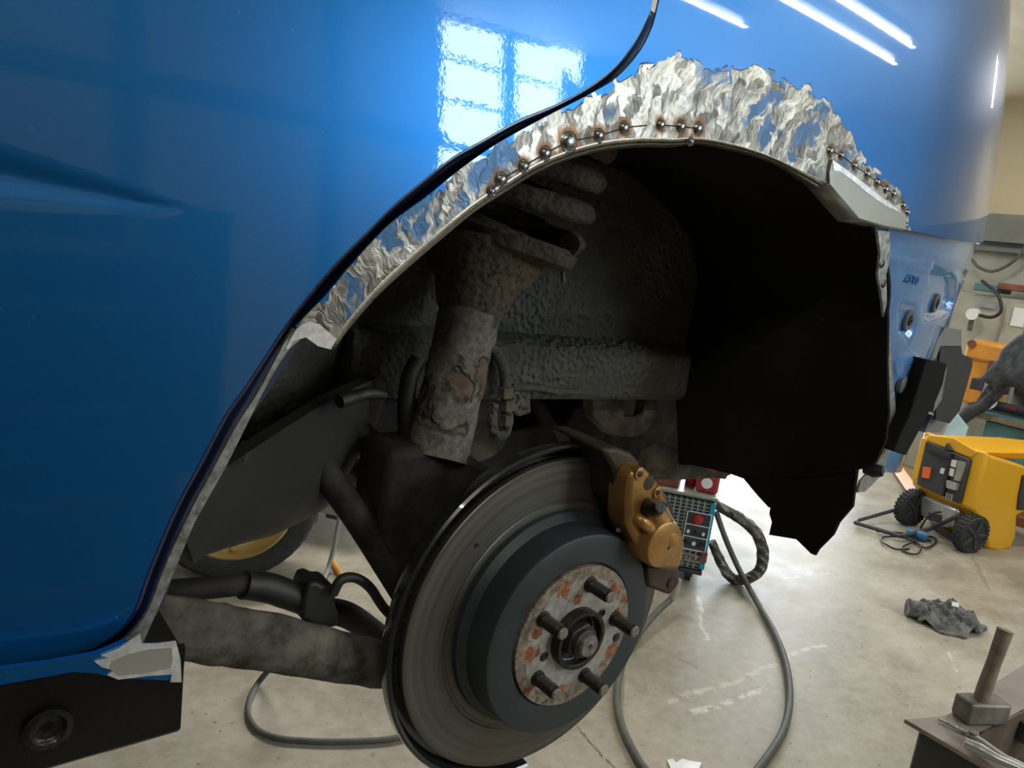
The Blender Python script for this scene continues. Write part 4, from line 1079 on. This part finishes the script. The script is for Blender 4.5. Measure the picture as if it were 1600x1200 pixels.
def castor(name, p, r, parent, mat='black'):
    c = tube(name, [Vector(p)+UP*r-RT*.014, Vector(p)+UP*r+RT*.014], r, mat, parent, seg=24)
    box('castor_fork', Vector(p)+UP*(r*1.9), (.04, .05, r*1.4), 'charcoal', c, .003, axes=AX); return c
for dx, dy in ((x1-.06, .03), (x0+.06, .03), (x1-.06, .42), (x0+.06, .42)):
    castor('castor', wd+RT*dx+FW*dy, max(.02, (zb-.02)*.42), wel)
# objects lying on top of the machine
top = zt+.016
def on_top(a, b, z=None): return onZ(a, b, top if z is None else z)
q = wp_(1104, 770); rr_ = (q-wd).dot(RT)
t = empty('red_canister', wd+RT*rr_+FW*.06+UP*top, 'red plastic container standing on top of the welding machine', 'container')
box('body', wd+RT*rr_+FW*.06+UP*(top+.066), (.105, .09, .130), 'red', t, .014, axes=AX)
lathe('cap', [(.02, 0), (.02, .02), (0, .022)], wd+RT*(rr_-.005)+FW*.06+UP*(top+.130), UP, 'black', t, seg=20)
lathe('paper_label', [(.026, 0), (.025, .0015), (0, .0015)], wd+RT*(rr_-.004)+FW*.014+UP*(top+.050), -FW, 'white', t, seg=20)
t = empty('red_tin', wd+RT*(rr_-.075)+FW*.10+UP*top, 'small round red tin beside the red plastic container', 'tin')
lathe('body', [(.026, 0), (.026, .07), (.022, .075), (0, .075)], wd+RT*(rr_-.075)+FW*.10+UP*top, UP, 'red', t, seg=24)
lathe('lid', [(.027, .066), (.027, .082), (0, .083)], wd+RT*(rr_-.075)+FW*.10+UP*top, UP, 'white', t, seg=24)
def loose_block(name, label, cat, dx, dy, z, s, mat, rot):
    c = wd+RT*dx+FW*dy+UP*z; a = RT*math.cos(rot)+FW*math.sin(rot); b = FW*math.cos(rot)-RT*math.sin(rot)
    o = box(name, c, s, mat, None, .006, axes=(a, b, UP)); tag(o, label, cat); return o
loose_block('cardboard_strip', 'bent brown cardboard piece on top of the welding machine', 'cardboard', rr_-.20, .08, top+.070, (.17, .12, .035), 'cardboard', .2)
loose_block('leather_pouch', 'reddish brown flat pouch under the bent cardboard on the welder', 'pouch', rr_-.215, .08, top+.026, (.18, .13, .050), 'redbrown', -.1)
# wrapped torch hose standing in a loop beside the machine
hp = onZ(1156, 914, 0); 
def hpx(a, b, d=0): return onP(a, b, hp+FW*d, FW)
H = [hpx(1117, 786), hpx(1128, 794), hpx(1150, 806), hpx(1172, 822), hpx(1188, 845), hpx(1192, 872), hpx(1184, 895), hpx(1160, 908), hpx(1142, 902), hpx(1128, 882), hpx(1119, 862), hpx(1112, 846)]
for p in H: p.z = max(p.z, .030)
hz_ = tube('torch_hose', H, [.020, .024, .026, .028, .028, .028, .026, .026, .026, .025, .022, .020], 'braid', None, seg=20, amp=.004, freq=30)
tag(hz_, 'thick tape-wrapped hose looping down to the floor beside the welding machine', 'hose')
c0 = [hpx(1119, 800), hpx(1133, 840), hpx(1155, 890), onZ(1185, 945, .02), onZ(1208, 985, .016), onZ(1226, 1030, .016), onZ(1234, 1080, .016), onZ(1228, 1130, .016), onZ(1205, 1175, .016), onZ(1160, 1225, .016), onZ(1090, 1250, .016), onZ(1020, 1215, .016), onZ(985, 1165, .016), onZ(966, 1115, .016), onZ(965, 1070, .02)]
a_, b_ = onZ(965, 1070, .02), onP(1050, 935, onZ(1060, 960, 0), FW)
c0 += [onP(975, 1035, a_.lerp(b_, .3), FW), onP(998, 992, a_.lerp(b_, .55), FW), onP(1025, 958, a_.lerp(b_, .8), FW), b_]
cb = tube('earth_cable', c0, .0135, 'hose', None, seg=14)
tag(cb, 'grey rubber cable looping over the floor from welding machine towards the brake', 'cable')
cs = tube('cable_end', [b_, onP(1056, 920, b_, FW), onP(1060, 905, b_, FW)], [.020, .018, .015], 'white_spring', cb, seg=18)
c1 = [onZ(440, 1015, .25), onZ(428, 1037, .12), onZ(405, 1065, .02), onZ(390, 1092, .012), onZ(388, 1118, .012), onZ(402, 1140, .012), onZ(432, 1153, .012), onZ(480, 1158, .012), onZ(540, 1159, .012), onZ(600, 1156, .012), onZ(650, 1148, .012), onZ(720, 1150, .012)]
tag(tube('air_hose', c1, .0095, 'hose', None, seg=12), 'thin grey hose bending in a U on the floor below the trailing arm', 'hose')
c2 = [onP(536, 770, onZ(520, 900, 0)+FW*.1, FW), onP(532, 800, onZ(520, 900, 0)+FW*.07, FW), onP(523, 850, onZ(520, 900, 0)+FW*.04, FW), onZ(512, 890, .02), onZ(500, 920, .01), onZ(492, 950, .01)]
tag(tube('pale_pipe', c2, .010, 'pale_hose', None, seg=12), 'pale grey pipe coming down to the floor beside the standing wheel', 'pipe')
tag(tube('orange_offcut', [onZ(520, 878, .015), onZ(528, 892, .015), onZ(538, 904, .015)], .012, 'orangep', None, seg=10), 'short orange-brown offcut lying on the floor near the pale pipe', 'offcut')

# ---- loose wheel with gold rim standing behind the tank
wc = onZ(362, 903, 0); F2 = hz(ray(362, 260)); 
nw = (-F2*.95+Vector((-F2.y, F2.x, 0))*.0).normalized()
wr = .322; cw = wc+F2*.075+UP*wr
whl = empty('spare_wheel', (cw.x, cw.y, 0), 'loose car wheel with gold rim standing upright on the floor beyond the tank', 'wheel')
lathe('tyre', [(.225, -.09), (.255, -.105), (.305, -.100), (.320, -.085), (.322, -.05), (.318, -.047), (.318, -.040), (.322, -.037), (.322, .037), (.318, .040), (.318, .047), (.322, .05), (.320, .085), (.305, .100), (.255, .105), (.228, .092), (.218, .085)], cw, nw, 'tyre', whl, seg=96)
rim = lathe('rim', [(.217, -.08), (.217, .080), (.228, .094), (.232, .098), (.224, .100), (.212, .088), (.204, .060), (.200, .0), (.200, -.08)], cw, nw, 'goldrim', whl, seg=80)
u_ = nw.cross(UP).normalized()
for k in range(6):
    a = math.pi/6+k*math.pi/3; d = u_*math.cos(a)+UP*math.sin(a); s_ = nw.cross(d)
    box('spoke', cw+d*.125+nw*.062, (.165, .030, .030), 'goldrim', rim, .008, axes=(d, s_, nw))
lathe('rim_centre', [(.0, .055), (.06, .055), (.06, .075), (.03, .085), (0, .085)], cw, nw, 'goldrim', rim, seg=40)
for k in range(40):
    a = 2*math.pi*k/40; d = u_*math.cos(a)+UP*math.sin(a)
    box('tread_block', cw+d*.3205+nw*.066, (.006, .030, .030), 'tyre', whl, .002, axes=(d, nw.cross(d), nw))
# trolley foot behind the exhaust
tc = onZ(478, 832, 0)
tr = empty('steel_trolley', tc, 'grey steel trolley on small castors beyond the loose wheel', 'trolley')
box('trolley_frame', tc+UP*.20+RT*.14+F2*.2, (.5, .5, .10), 'pale_hose', tr, .01, axes=(RT, FW, UP))
box('trolley_leg', tc+UP*.115+RT*.02, (.05, .06, .12), 'charcoal', tr, .006, axes=(RT, FW, UP))
box('trolley_leg', tc+UP*.13+RT*.16+F2*.05, (.09, .06, .08), 'charcoal', tr, .006, axes=(RT, FW, UP))
castor('castor', tc, .035, tr, 'greytrim')

# ---- yellow generator tipped against its wheels
GU = Vector((-.312, -.950, 0)).normalized(); GW = Vector((.950, -.312, 0)).normalized()    # along the control face, and into the machine
gw = onZ(1499, 858, 0)                                          # near wheel on the floor
gen = empty('power_generator', gw, 'yellow plastic-bodied portable generator with black control panel and rubber wheels', 'generator')
face0 = gw-GW*.02
def gside(a, b, d=0.0): return onP(a, b, gw+GU*(.02+d), GU)     # plane of the near yellow side
def gface(a, b, d=0.0): return onP(a, b, face0+GW*d, GW)        # plane of the control face
side = [(1510, 706), (1550, 712), (1600, 728), (1650, 760), (1655, 830), (1600, 800), (1590, 806), (1588, 838), (1580, 858), (1560, 862), (1545, 858), (1541, 838), (1537, 826), (1524, 803), (1502, 797), (1503, 775)]
def clampw(p):
    w_ = (p-face0).dot(GW); return p+GW*(.02-w_) if w_ < .02 else p
cover = prism('yellow_cover', [clampw(gside(a, b)) for a, b in side], GU*-.46, 'yellow', gen, .016)
vent_ = prism('side_vent', [gside(a, b, .001) for a, b in [(1597, 742), (1650, 750), (1650, 800), (1588, 796), (1590, 775)]], GU*.012, 'charcoal', gen, .002)
hood = prism('hood', [gface(a, b, .01) for a, b in [(1428, 742), (1443, 684), (1452, 679), (1490, 684), (1528, 706), (1516, 716), (1450, 690), (1434, 748)]], GW*.62, 'yellow', gen, .008)
prism('side_skirt', [gface(a, b, .0) for a, b in [(1425, 742), (1440, 684), (1448, 686), (1433, 750)]], GW*.5, 'yellow', gen, .004)
pnl = prism('control_panel', [gface(a, b, -.01) for a, b in [(1446, 689), (1514, 718), (1497, 787), (1432, 757)]], GW*.05, 'charcoal', gen, .006)
def gp(name, L, mat, th=.012, off=-.022): return prism(name, [gface(a, b, off) for a, b in L], GW*th, mat, pnl, .001)
gp('orange_label', [(1442, 729), (1454, 731), (1451, 748), (1440, 746)], 'orangelabel')
gp('outlet_cover', [(1486, 718), (1495, 720), (1493, 731), (1483, 728)], 'white'); gp('outlet_cover', [(1483, 731), (1491, 733), (1489, 745), (1480, 742)], 'white')
gp('outlet_socket', [(1497, 720), (1507, 723), (1498, 752), (1490, 750)], 'primer', .022, -.03)
gp('outlet_socket', [(1479, 750), (1494, 755), (1492, 766), (1478, 762)], 'alu', .03, -.04)
gp('panel_sticker', [(1470, 731), (1476, 733), (1474, 741), (1468, 739)], 'white'); gp('panel_rib', [(1484, 708), (1487, 709), (1474, 776), (1471, 775)], 'black', .02, -.03)
gp('panel_rib', [(1448, 703), (1482, 716), (1481, 719), (1447, 706)], 'black', .014, -.024)
for k in range(4): gp('vent_fin', [(1474+k*4, 768+k*1.5), (1476+k*4, 768.5+k*1.5), (1474.5+k*4, 778+k*1.5), (1472.5+k*4, 777.5+k*1.5)], 'alu')
prism('top_catch', [gface(a, b, -.012) for a, b in [(1474, 702), (1479, 692), (1487, 704)]], GW*.03, 'charcoal', gen, .002)
eng = prism('engine_tank', [gface(a, b, .03) for a, b in [(1436, 772), (1497, 795), (1490, 824), (1465, 824), (1436, 806)]], GW*.30, 'alu', gen, .02)
prism('pull_start_housing', [gface(a, b, .02) for a, b in [(1450, 800), (1470, 805), (1468, 818), (1450, 812)]], GW*.03, 'charcoal', eng, .003)
def gwheel(p, r, side_):
    ax_ = GU
    w_ = lathe('wheel', [(r*.55, -.03), (r*.92, -.034), (r, -.024), (r, .024), (r*.92, .034), (r*.80, .034), (r*.76, .026), (r*.2, .026), (r*.17, .036), (0, .036)], p, ax_, 'tyre', gen, seg=48)
    for k in range(28):
        a = 2*math.pi*k/28; d = GW*math.cos(a)+UP*math.sin(a); box('tread_lug', p+d*r, (.012, .012, .056), 'tyre', w_, axes=(d, ax_.cross(d), ax_))
    for k in range(5):
        a = 2*math.pi*k/5; d = GW*math.cos(a)+UP*math.sin(a); box('wheel_spoke', p+d*r*.5+ax_*.030, (r*.55, .02, .008), 'charcoal', w_, .002, axes=(d, ax_.cross(d), ax_))
rw_ = .115
gwheel(gw+UP*rw_+GU*.03+GW*.02, rw_, 1)
fw_ = onZ(1418, 819, 0); gwheel(fw_+UP*rw_, rw_, -1)
# handle folded down on the floor
hb = [gface(1497, 806, -.03), onZ(1455, 826, .06), onZ(1408, 838, .035), onZ(1337, 817, .030), onZ(1340, 813, .035), onZ(1414, 792, .10)]
tube('folding_handle', hb[:3], .013, 'charcoal', gen, seg=12, smooth_n=0)
tube('folding_handle', hb[2:4], .013, 'charcoal', gen, seg=12, smooth_n=0)
tube('folding_handle', hb[3:], .013, 'charcoal', gen, seg=12, smooth_n=0)
tube('lower_frame', [onZ(1462, 828, .02), onZ(1505, 850, .02)], .012, 'charcoal', gen, seg=12)
# coiled lead with blue plug
L = [(1420, 858), (1400, 858), (1385, 851), (1377, 844), (1382, 839), (1405, 839), (1425, 845), (1438, 853), (1434, 865), (1418, 864), (1409, 856), (1424, 848), (1440, 842), (1452, 838), (1462, 842), (1460, 850), (1445, 856), (1430, 845), (1420, 836), (1400, 832), (1370, 830)]
cd = tube('power_lead', [onZ(a, b, .010+.004*(i % 3)) for i, (a, b) in enumerate(L)], .006, 'cableblk', None, seg=10)
tag(cd, 'black power lead coiled on the floor before the yellow generator', 'cable')
pg = onZ(1448, 848, 0); lathe('plug', [(0, 0), (.030, .004), (.032, .04), (.026, .07), (.022, .12), (0, .125)], pg+UP*.034, hz(Vector((-.3, .9, 0))), 'blueplug', cd, seg=24)
tube('lead_loop', [gface(1470, 800, -.05), gface(1455, 803, -.12), onZ(1440, 822, .06), onZ(1440, 838, .012), onZ(1455, 846, .012)], .006, 'cableblk', cd, seg=10)

# ---- workbench at the rear wall and what lies on it
BX = 5.62
def bx(name, a0, b0, a1, b1, x, depth, mat, parent=None, bevel=.004, **kw):
    """block whose front (towards the car) spans two pixel corners on the plane x"""
    p, q = onX(a0, b0, x), onX(a1, b1, x)
    return box(name, (x+depth/2, (p.y+q.y)/2, (p.z+q.z)/2), (depth, abs(p.y-q.y), abs(p.z-q.z)), mat, parent, bevel, **kw)
def yz(a, b, x=BX): p = onX(a, b, x); return p.y, p.z
ben = empty('workbench', (BX+.35, 1.1, 0), 'teal painted metal workbench with drawers behind the yellow generator', 'workbench')
btop = onX(1560, 655, BX).z; 
y_l = onX(1520, 700, BX).y
box('bench_top', (BX+.22, y_l-1.2, btop), (.48, 2.45, .05), 'tealpaint', ben, .005)
box('bench_body', (BX+.24, y_l-1.2, (btop-.02)/2), (.42, 2.35, btop-.05), 'tealpaint', ben, .006)
for k in range(3):
    zc = btop-.13-.20*k
    for j in range(3):
        yc = y_l-.35-.62*j
        d_ = box('drawer', (BX+.05, yc, zc), (.03, .54, .17), 'tealpaint', ben, .004)
        tube('drawer_knob', [(BX+.035, yc, zc), (BX+.005, yc, zc)], .016, 'alu', d_, seg=14)
box('edge_strip', (BX-.03, y_l-1.2, btop), (.02, 2.45, .035), 'wood', ben)
# clutter on the bench
bt = btop+.025
def at_bench(a, x=BX+.2): return onX(a, 640, x).y
t = empty('grinder', (BX+.18, at_bench(1580), bt), 'angle grinder with pale disc lying at the bench front', 'grinder')
yy = at_bench(1580)
tube('grinder_body', [(BX+.16, yy+.14, bt+.045), (BX+.16, yy-.16, bt+.045)], .036, 'charcoal', t, seg=20)
lathe('grinder_disc', [(0, -.006), (.058, -.004), (.058, .004), (0, .006)], (BX+.10, yy+.12, bt+.065), (-1, .2, .5), 'white', t, seg=32)
box('red_switch', (BX+.125, yy-.02, bt+.05), (.012, .06, .02), 'red', t, .003)
tag(tube('spanner', [(BX+.05, yy-.28, bt+.008), (BX+.15, yy-.12, bt+.008)], .008, 'alu', None, seg=10, flat=(1.6, .8)), 'bright steel spanner lying on the bench beside the grinder', 'spanner')
t = empty('orange_drill_press', (BX+.40, at_bench(1540), bt), 'orange painted bench machine with round dark knob behind the jacket', 'machine')
z0_ = onX(1540, 614, BX+.30).z
bx('machine_column', 1511, 530, 1552, 640, BX+.24, .18, 'orangep', t, .02)
bx('machine_head', 1512, 529, 1578, 575, BX+.22, .22, 'orangep', t, .03)
lathe('round_knob', [(.030, 0), (.028, .02), (0, .022)], onX(1519, 537, BX+.22), (-1, 0, 0), 'redbrown', t, seg=24)
bx('rust_patch', 1545, 562, 1566, 590, BX+.21, .05, 'redbrown', t, .01)
bb = bx('black_box', 1518, 590, 1562, 618, BX+.02, .16, 'charcoal', None, .006); tag(bb, 'dark grey box with a pale strip standing before the orange machine', 'box')
bx('strip', 1540, 592, 1542.5, 618, BX+.013, .008, 'alu', bb)
# grey jacket thrown over the machine
def cloth(name, L, x, depth, mat, label, cat, amp=.05, fr=7):
    pl = [(p.y, p.z) for p in (onX(a, b, x) for a, b in L)]; pa = np.array(pl)
    def fn(a, b):
        d = seg_dist([(a, b)], pa)[0] if inside([(a, b)], pa)[0] else 0
        t = min(1, d/.07); h = math.sqrt(max(0, 1-(1-t)**2))
        w_ = mnoise.noise((a*fr, b*fr, 3.1))+.6*abs(mnoise.noise((a*fr*2.3+b*4, b*fr*1.2, 7)))+.35*abs(mnoise.noise((a*fr*5+b*12, b*fr*2.2, 1)))
        return (x-depth*h-amp*w_*t, a, b)
    o = sheet(name, pl, fn, .016, .08, mat, None, out=(-1, 0, 0), custom=False); tag(o, label, cat); return o
cloth('work_jacket', [(1530, 592), (1560, 560), (1566, 545), (1590, 525), (1640, 505), (1660, 640), (1600, 612), (1585, 606), (1570, 602), (1556, 616), (1540, 640), (1520, 655), (1500, 668), (1493, 664), (1495, 648), (1512, 632), (1530, 628), (1552, 606)], BX-.11, .07, 'cloth', 'dark grey work jacket draped over the orange machine with a sleeve hanging down', 'jacket')
# tall grey cabinet and shelf behind
cab = empty('metal_cabinet', (6.2, 1.7, 0), 'tall pale grey metal cabinet standing behind the orange machine', 'cabinet')
cz_ = onX(1560, 464, 6.05).z
yl_, yr_ = onX(1496, 500, 6.05).y, onX(1596, 500, 6.05).y
ym_ = onX(1561, 500, 6.05).y
box('cabinet_body', (6.31, (yl_+yr_)/2+.1, cz_/2), (.30, yl_-yr_+.25, cz_), 'whitewall', cab, .008)
box('cabinet_door', (6.14, (ym_+yr_)/2, cz_/2), (.02, ym_-yr_, cz_-.06), 'whitewall', cab, .004)
box('paper_sign', (6.125, ym_-.10, cz_-.13), (.006, .09, .14), 'white', cab)
box('cabinet_label', (6.135, ym_+.13, cz_-.07), (.01, .12, .05), 'primer', cab)
t = empty('wall_valve', onX(1520, 492, 6.0), 'small white valve with black hose on the pale grey cabinet', 'valve')
v_ = onX(1521, 491, 6.02)
lathe('valve_body', [(.0, -.03), (.045, -.03), (.045, .03), (0, .03)], v_, (-1, 0, 0), 'white', t, seg=20)
tube('valve_stem', [v_+Vector((-.01, 0, -.03)), v_+Vector((-.01, 0, -.13))], .018, 'dust', t, seg=12)
tube('valve_hose', [v_+Vector((-.01, -.04, 0)), v_+Vector((-.02, -.14, .0)), v_+Vector((-.02, -.19, .06)), v_+Vector((-.02, -.14, .17)), v_+Vector((0, .0, .26))], .013, 'cableblk', t, seg=10)
g_ = bx('green_toolbox', 1522, 441, 1556, 458, 6.1, .3, 'tealpaint', None, .01); tag(g_, 'dark green metal toolbox on top of the pale cabinet', 'toolbox')
g_ = bx('red_toolbox', 1559, 441, 1640, 462, 6.1, .3, 'redbrown', None, .01); tag(g_, 'dark red steel toolbox on cabinet top beside the green one', 'toolbox')
g_ = bx('dark_locker', 1624, 472, 1700, 640, 6.17, .27, 'charcoal', None, .01); tag(g_, 'dark steel locker standing right of the pale cabinet', 'locker')
g_ = bx('wall_conduit', 1500, 388, 1700, 398, 6.42, .06, 'greytrim', None, .004); tag(g_, 'grey steel conduit running along the rear wall under the cream panels', 'conduit')
tag(tube('hanging_cable', [onX(1602, 386, 6.35), onX(1590, 402, 6.35), onX(1572, 416, 6.35), onX(1550, 424, 6.35), onX(1530, 418, 6.35), onX(1518, 405, 6.35)], .012, 'hose', None, seg=10), 'grey cable sagging across the rear wall above the toolboxes', 'cable')
# pale blue panel leaning on the bench, planks on the floor behind the generator
g_ = prism('blue_board', [onX(1468, 690, BX-.40), onX(1492, 642, BX-.34), onX(1512, 668, BX-.34), onX(1503, 700, BX-.40)], (.02, 0, 0), 'palebluepaint', None, .003); tag(g_, 'pale blue board leaning between bench and bumper bracket', 'board')
pa_, pb_ = onZ(1398, 722, .04), onZ(1432, 770, .04)
g_ = tube('orange_plank', [pa_, pb_], .055, 'orangep', None, seg=4, flat=(1.2, .7)); tag(g_, 'orange painted beam lying on the floor behind the generator', 'beam')
pa_, pb_ = onZ(1366, 703, .06), onZ(1412, 718, .06)
g_ = tube('brown_plank', [pa_, pb_-(pb_-pa_)*.35], .07, 'redbrown', None, seg=4, flat=(1.3, .7)); tag(g_, 'brown board lying beside the orange beam behind the generator', 'board')
pa_ = onZ(1600, 822, .03); g_ = box('floor_plank', pa_+Vector((.1, -.35, 0)), (.10, .9, .07), 'redbrown', None, .004); tag(g_, 'reddish wooden plank on the floor at the foot of the bench', 'plank')
pa_ = onZ(1345, 760, .05); g_ = box('dark_toolcase', onZ(1352, 748, 0)+Vector((.3, .75, .09)), (.35, .7, .18), 'charcoal', None, .01); tag(g_, 'low dark case on the floor beyond the liner tip', 'case')

# ---- crumpled rag
rc = onZ(1475, 972, 0)
def rag_fn(a, b):
    r = math.hypot(a*1.0, b*1.0)
    env = max(0, 1-(r)**2.4)
    n1 = mnoise.noise((a*2.2, b*3.1, 4.0)); n2 = abs(mnoise.noise((a*4.6+b*2, b*5.5, 9.0))); n3 = abs(mnoise.noise((a*9-b*6, b*10, 2.0)))
    h = .012+env*(.060+.05*n1)+(.030*n2+.014*n3)*min(1, env*2)
    p = rc+RT*a*.165+FW*b*.14+UP*h
    return p
rp = [(math.cos(t_)*(1+.12*math.sin(3*t_+1)+.07*math.sin(7*t_)), math.sin(t_)*(1+.10*math.cos(4*t_)+.08*math.sin(9*t_))) for t_ in np.linspace(0, 2*math.pi, 60)[:-1]]
rag = sheet('crumpled_rag', rp, rag_fn, .03, .010, 'ragcloth', None, out=(0, 0, 1), custom=False); tag(rag, 'crumpled dark grey rag lying alone on the concrete floor', 'rag')
tp = rc-RT*.14-FW*.02
rl = tube('rolled_end', [tp-RT*.035+UP*.045, tp+RT*.04+UP*.040], [.042, .038], 'ragcloth', rag, seg=18, amp=.006, freq=30)
box('rag_tag', rc+RT*.02-FW*.02+UP*.105, (.03, .02, .004), 'white', rag, axes=(RT, (FW+UP*1.2).normalized(), (UP-FW).normalized()))

# ---- steel beam stand with hammer
BZ = .62
def bz(a, b, z=BZ): return onZ(a, b, z)
std = empty('steel_stand', bz(1560, 1180, 0), 'heavy steel plate stand at the lower corner with hammer on it', 'stand')
prism('top_plate', [bz(1413, 1123), bz(1440, 1121), bz(1476, 1117), bz(1512, 1100), bz(1556, 1064), bz(1640, 1012), bz(1660, 1080), bz(1600, 1110), bz(1531, 1150), bz(1590, 1190), bz(1680, 1270), bz(1600, 1232)], (0, 0, -.010), 'beam', std, .0015)
e1, e2 = bz(1430, 1136, BZ-.010), bz(1640, 1262, BZ-.010)
dz = Vector((0, 0, -.60))
ins = (bz(1476, 1117)-bz(1413, 1123)).normalized()*.02
prism('front_web', [e1+ins, e2+ins, e2+ins+dz, e1+ins+dz], Vector((.03, .02, 0)).normalized()*.012 if False else (FW*.010), 'beamside', std)
i1, i2 = bz(1531, 1150), bz(1660, 1080)
prism('inner_web', [i1, i2, i2+dz*.9, i1+dz*.9], FW*.010, 'beambrown', std)
prism('trough_floor', [bz(1531, 1150, BZ-.14), bz(1700, 1050, BZ-.14), bz(1760, 1200, BZ-.14), bz(1620, 1300, BZ-.14)], (0, 0, -.01), 'beambrown', std)
# club hammer standing on its head
hc = bz(1534, 1128); hu = hz(bz(1600, 1108)-bz(1529, 1149))      # beside the web line
hv = Vector((-hu.y, hu.x, 0))
ham = empty('club_hammer', hc, 'club hammer standing on its steel head with the wooden handle up', 'hammer')
ha = (RT*.92+FW*.39).normalized(); hb_ = (FW*.92-RT*.39).normalized()
box('hammer_head', hc+UP*.026+hb_*.01, (.105, .052, .052), 'hammer', ham, .007, axes=(ha, hb_, UP))
ht = onP(1571, 984, hc+FW*.03, FW); hbt = onP(1527, 1108, hc+FW*.0, FW)
tube('hammer_handle', [hbt, hbt.lerp(ht, .3), hbt.lerp(ht, .6), ht], [.0170, .0180, .0165, .0185], 'wood', ham, seg=20, flat=(1.0, .85))
# pliers-like locking clamps and drill bit on the plate
pz = BZ+.012
pl1 = tube('locking_pliers', [bz(1507, 1159, pz+.01), bz(1530, 1170, pz+.008), bz(1560, 1186, pz+.006), bz(1600, 1203, pz+.004)], [.010, .012, .009, .007], 'alu', None, seg=14); tag(pl1, 'bright steel locking pliers lying on the stand by the hammer', 'pliers')
tube('handle', [bz(1512, 1145, pz+.008), bz(1535, 1160, pz+.008), bz(1562, 1179, pz+.008), bz(1600, 1197, pz+.006)], [.006, .0075, .006, .0055], 'alu', pl1, seg=12)
lathe('jaw_pivot', [(0, -.012), (.010, -.010), (.010, .010), (0, .012)], bz(1520, 1150, pz+.006), UP, 'hammer', pl1, seg=18)
db = tube('drill_bit', [bz(1466, 1123, BZ+.006), bz(1512, 1146, BZ+.006)], [.0025, .0045], 'alu', None, seg=10, amp=.0012, freq=160); tag(db, 'thin twist drill bit lying on the stand edge before the hammer', 'drill bit')
dk = tube('black_socket', [onP(1590, 1150, bz(1595, 1140, BZ-.05), FW), onP(1606, 1128, bz(1595, 1140, BZ-.05), FW)], .03, 'cableblk', None, seg=20); tag(dk, 'black rubber-sleeved tool lying inside the trough of the stand', 'tool')
sc_ = prism('metal_offcut', [onZ(1042, 1188, .004), onZ(1052, 1186, .004), onZ(1056, 1192, .004), onZ(1066, 1186, .004), onZ(1080, 1190, .004), onZ(1096, 1192, .004), onZ(1092, 1202, .004), onZ(1048, 1202, .004)], (0, 0, .002), 'alu', None); tag(sc_, 'small jagged metal offcut on the floor under the cable loop', 'offcut')
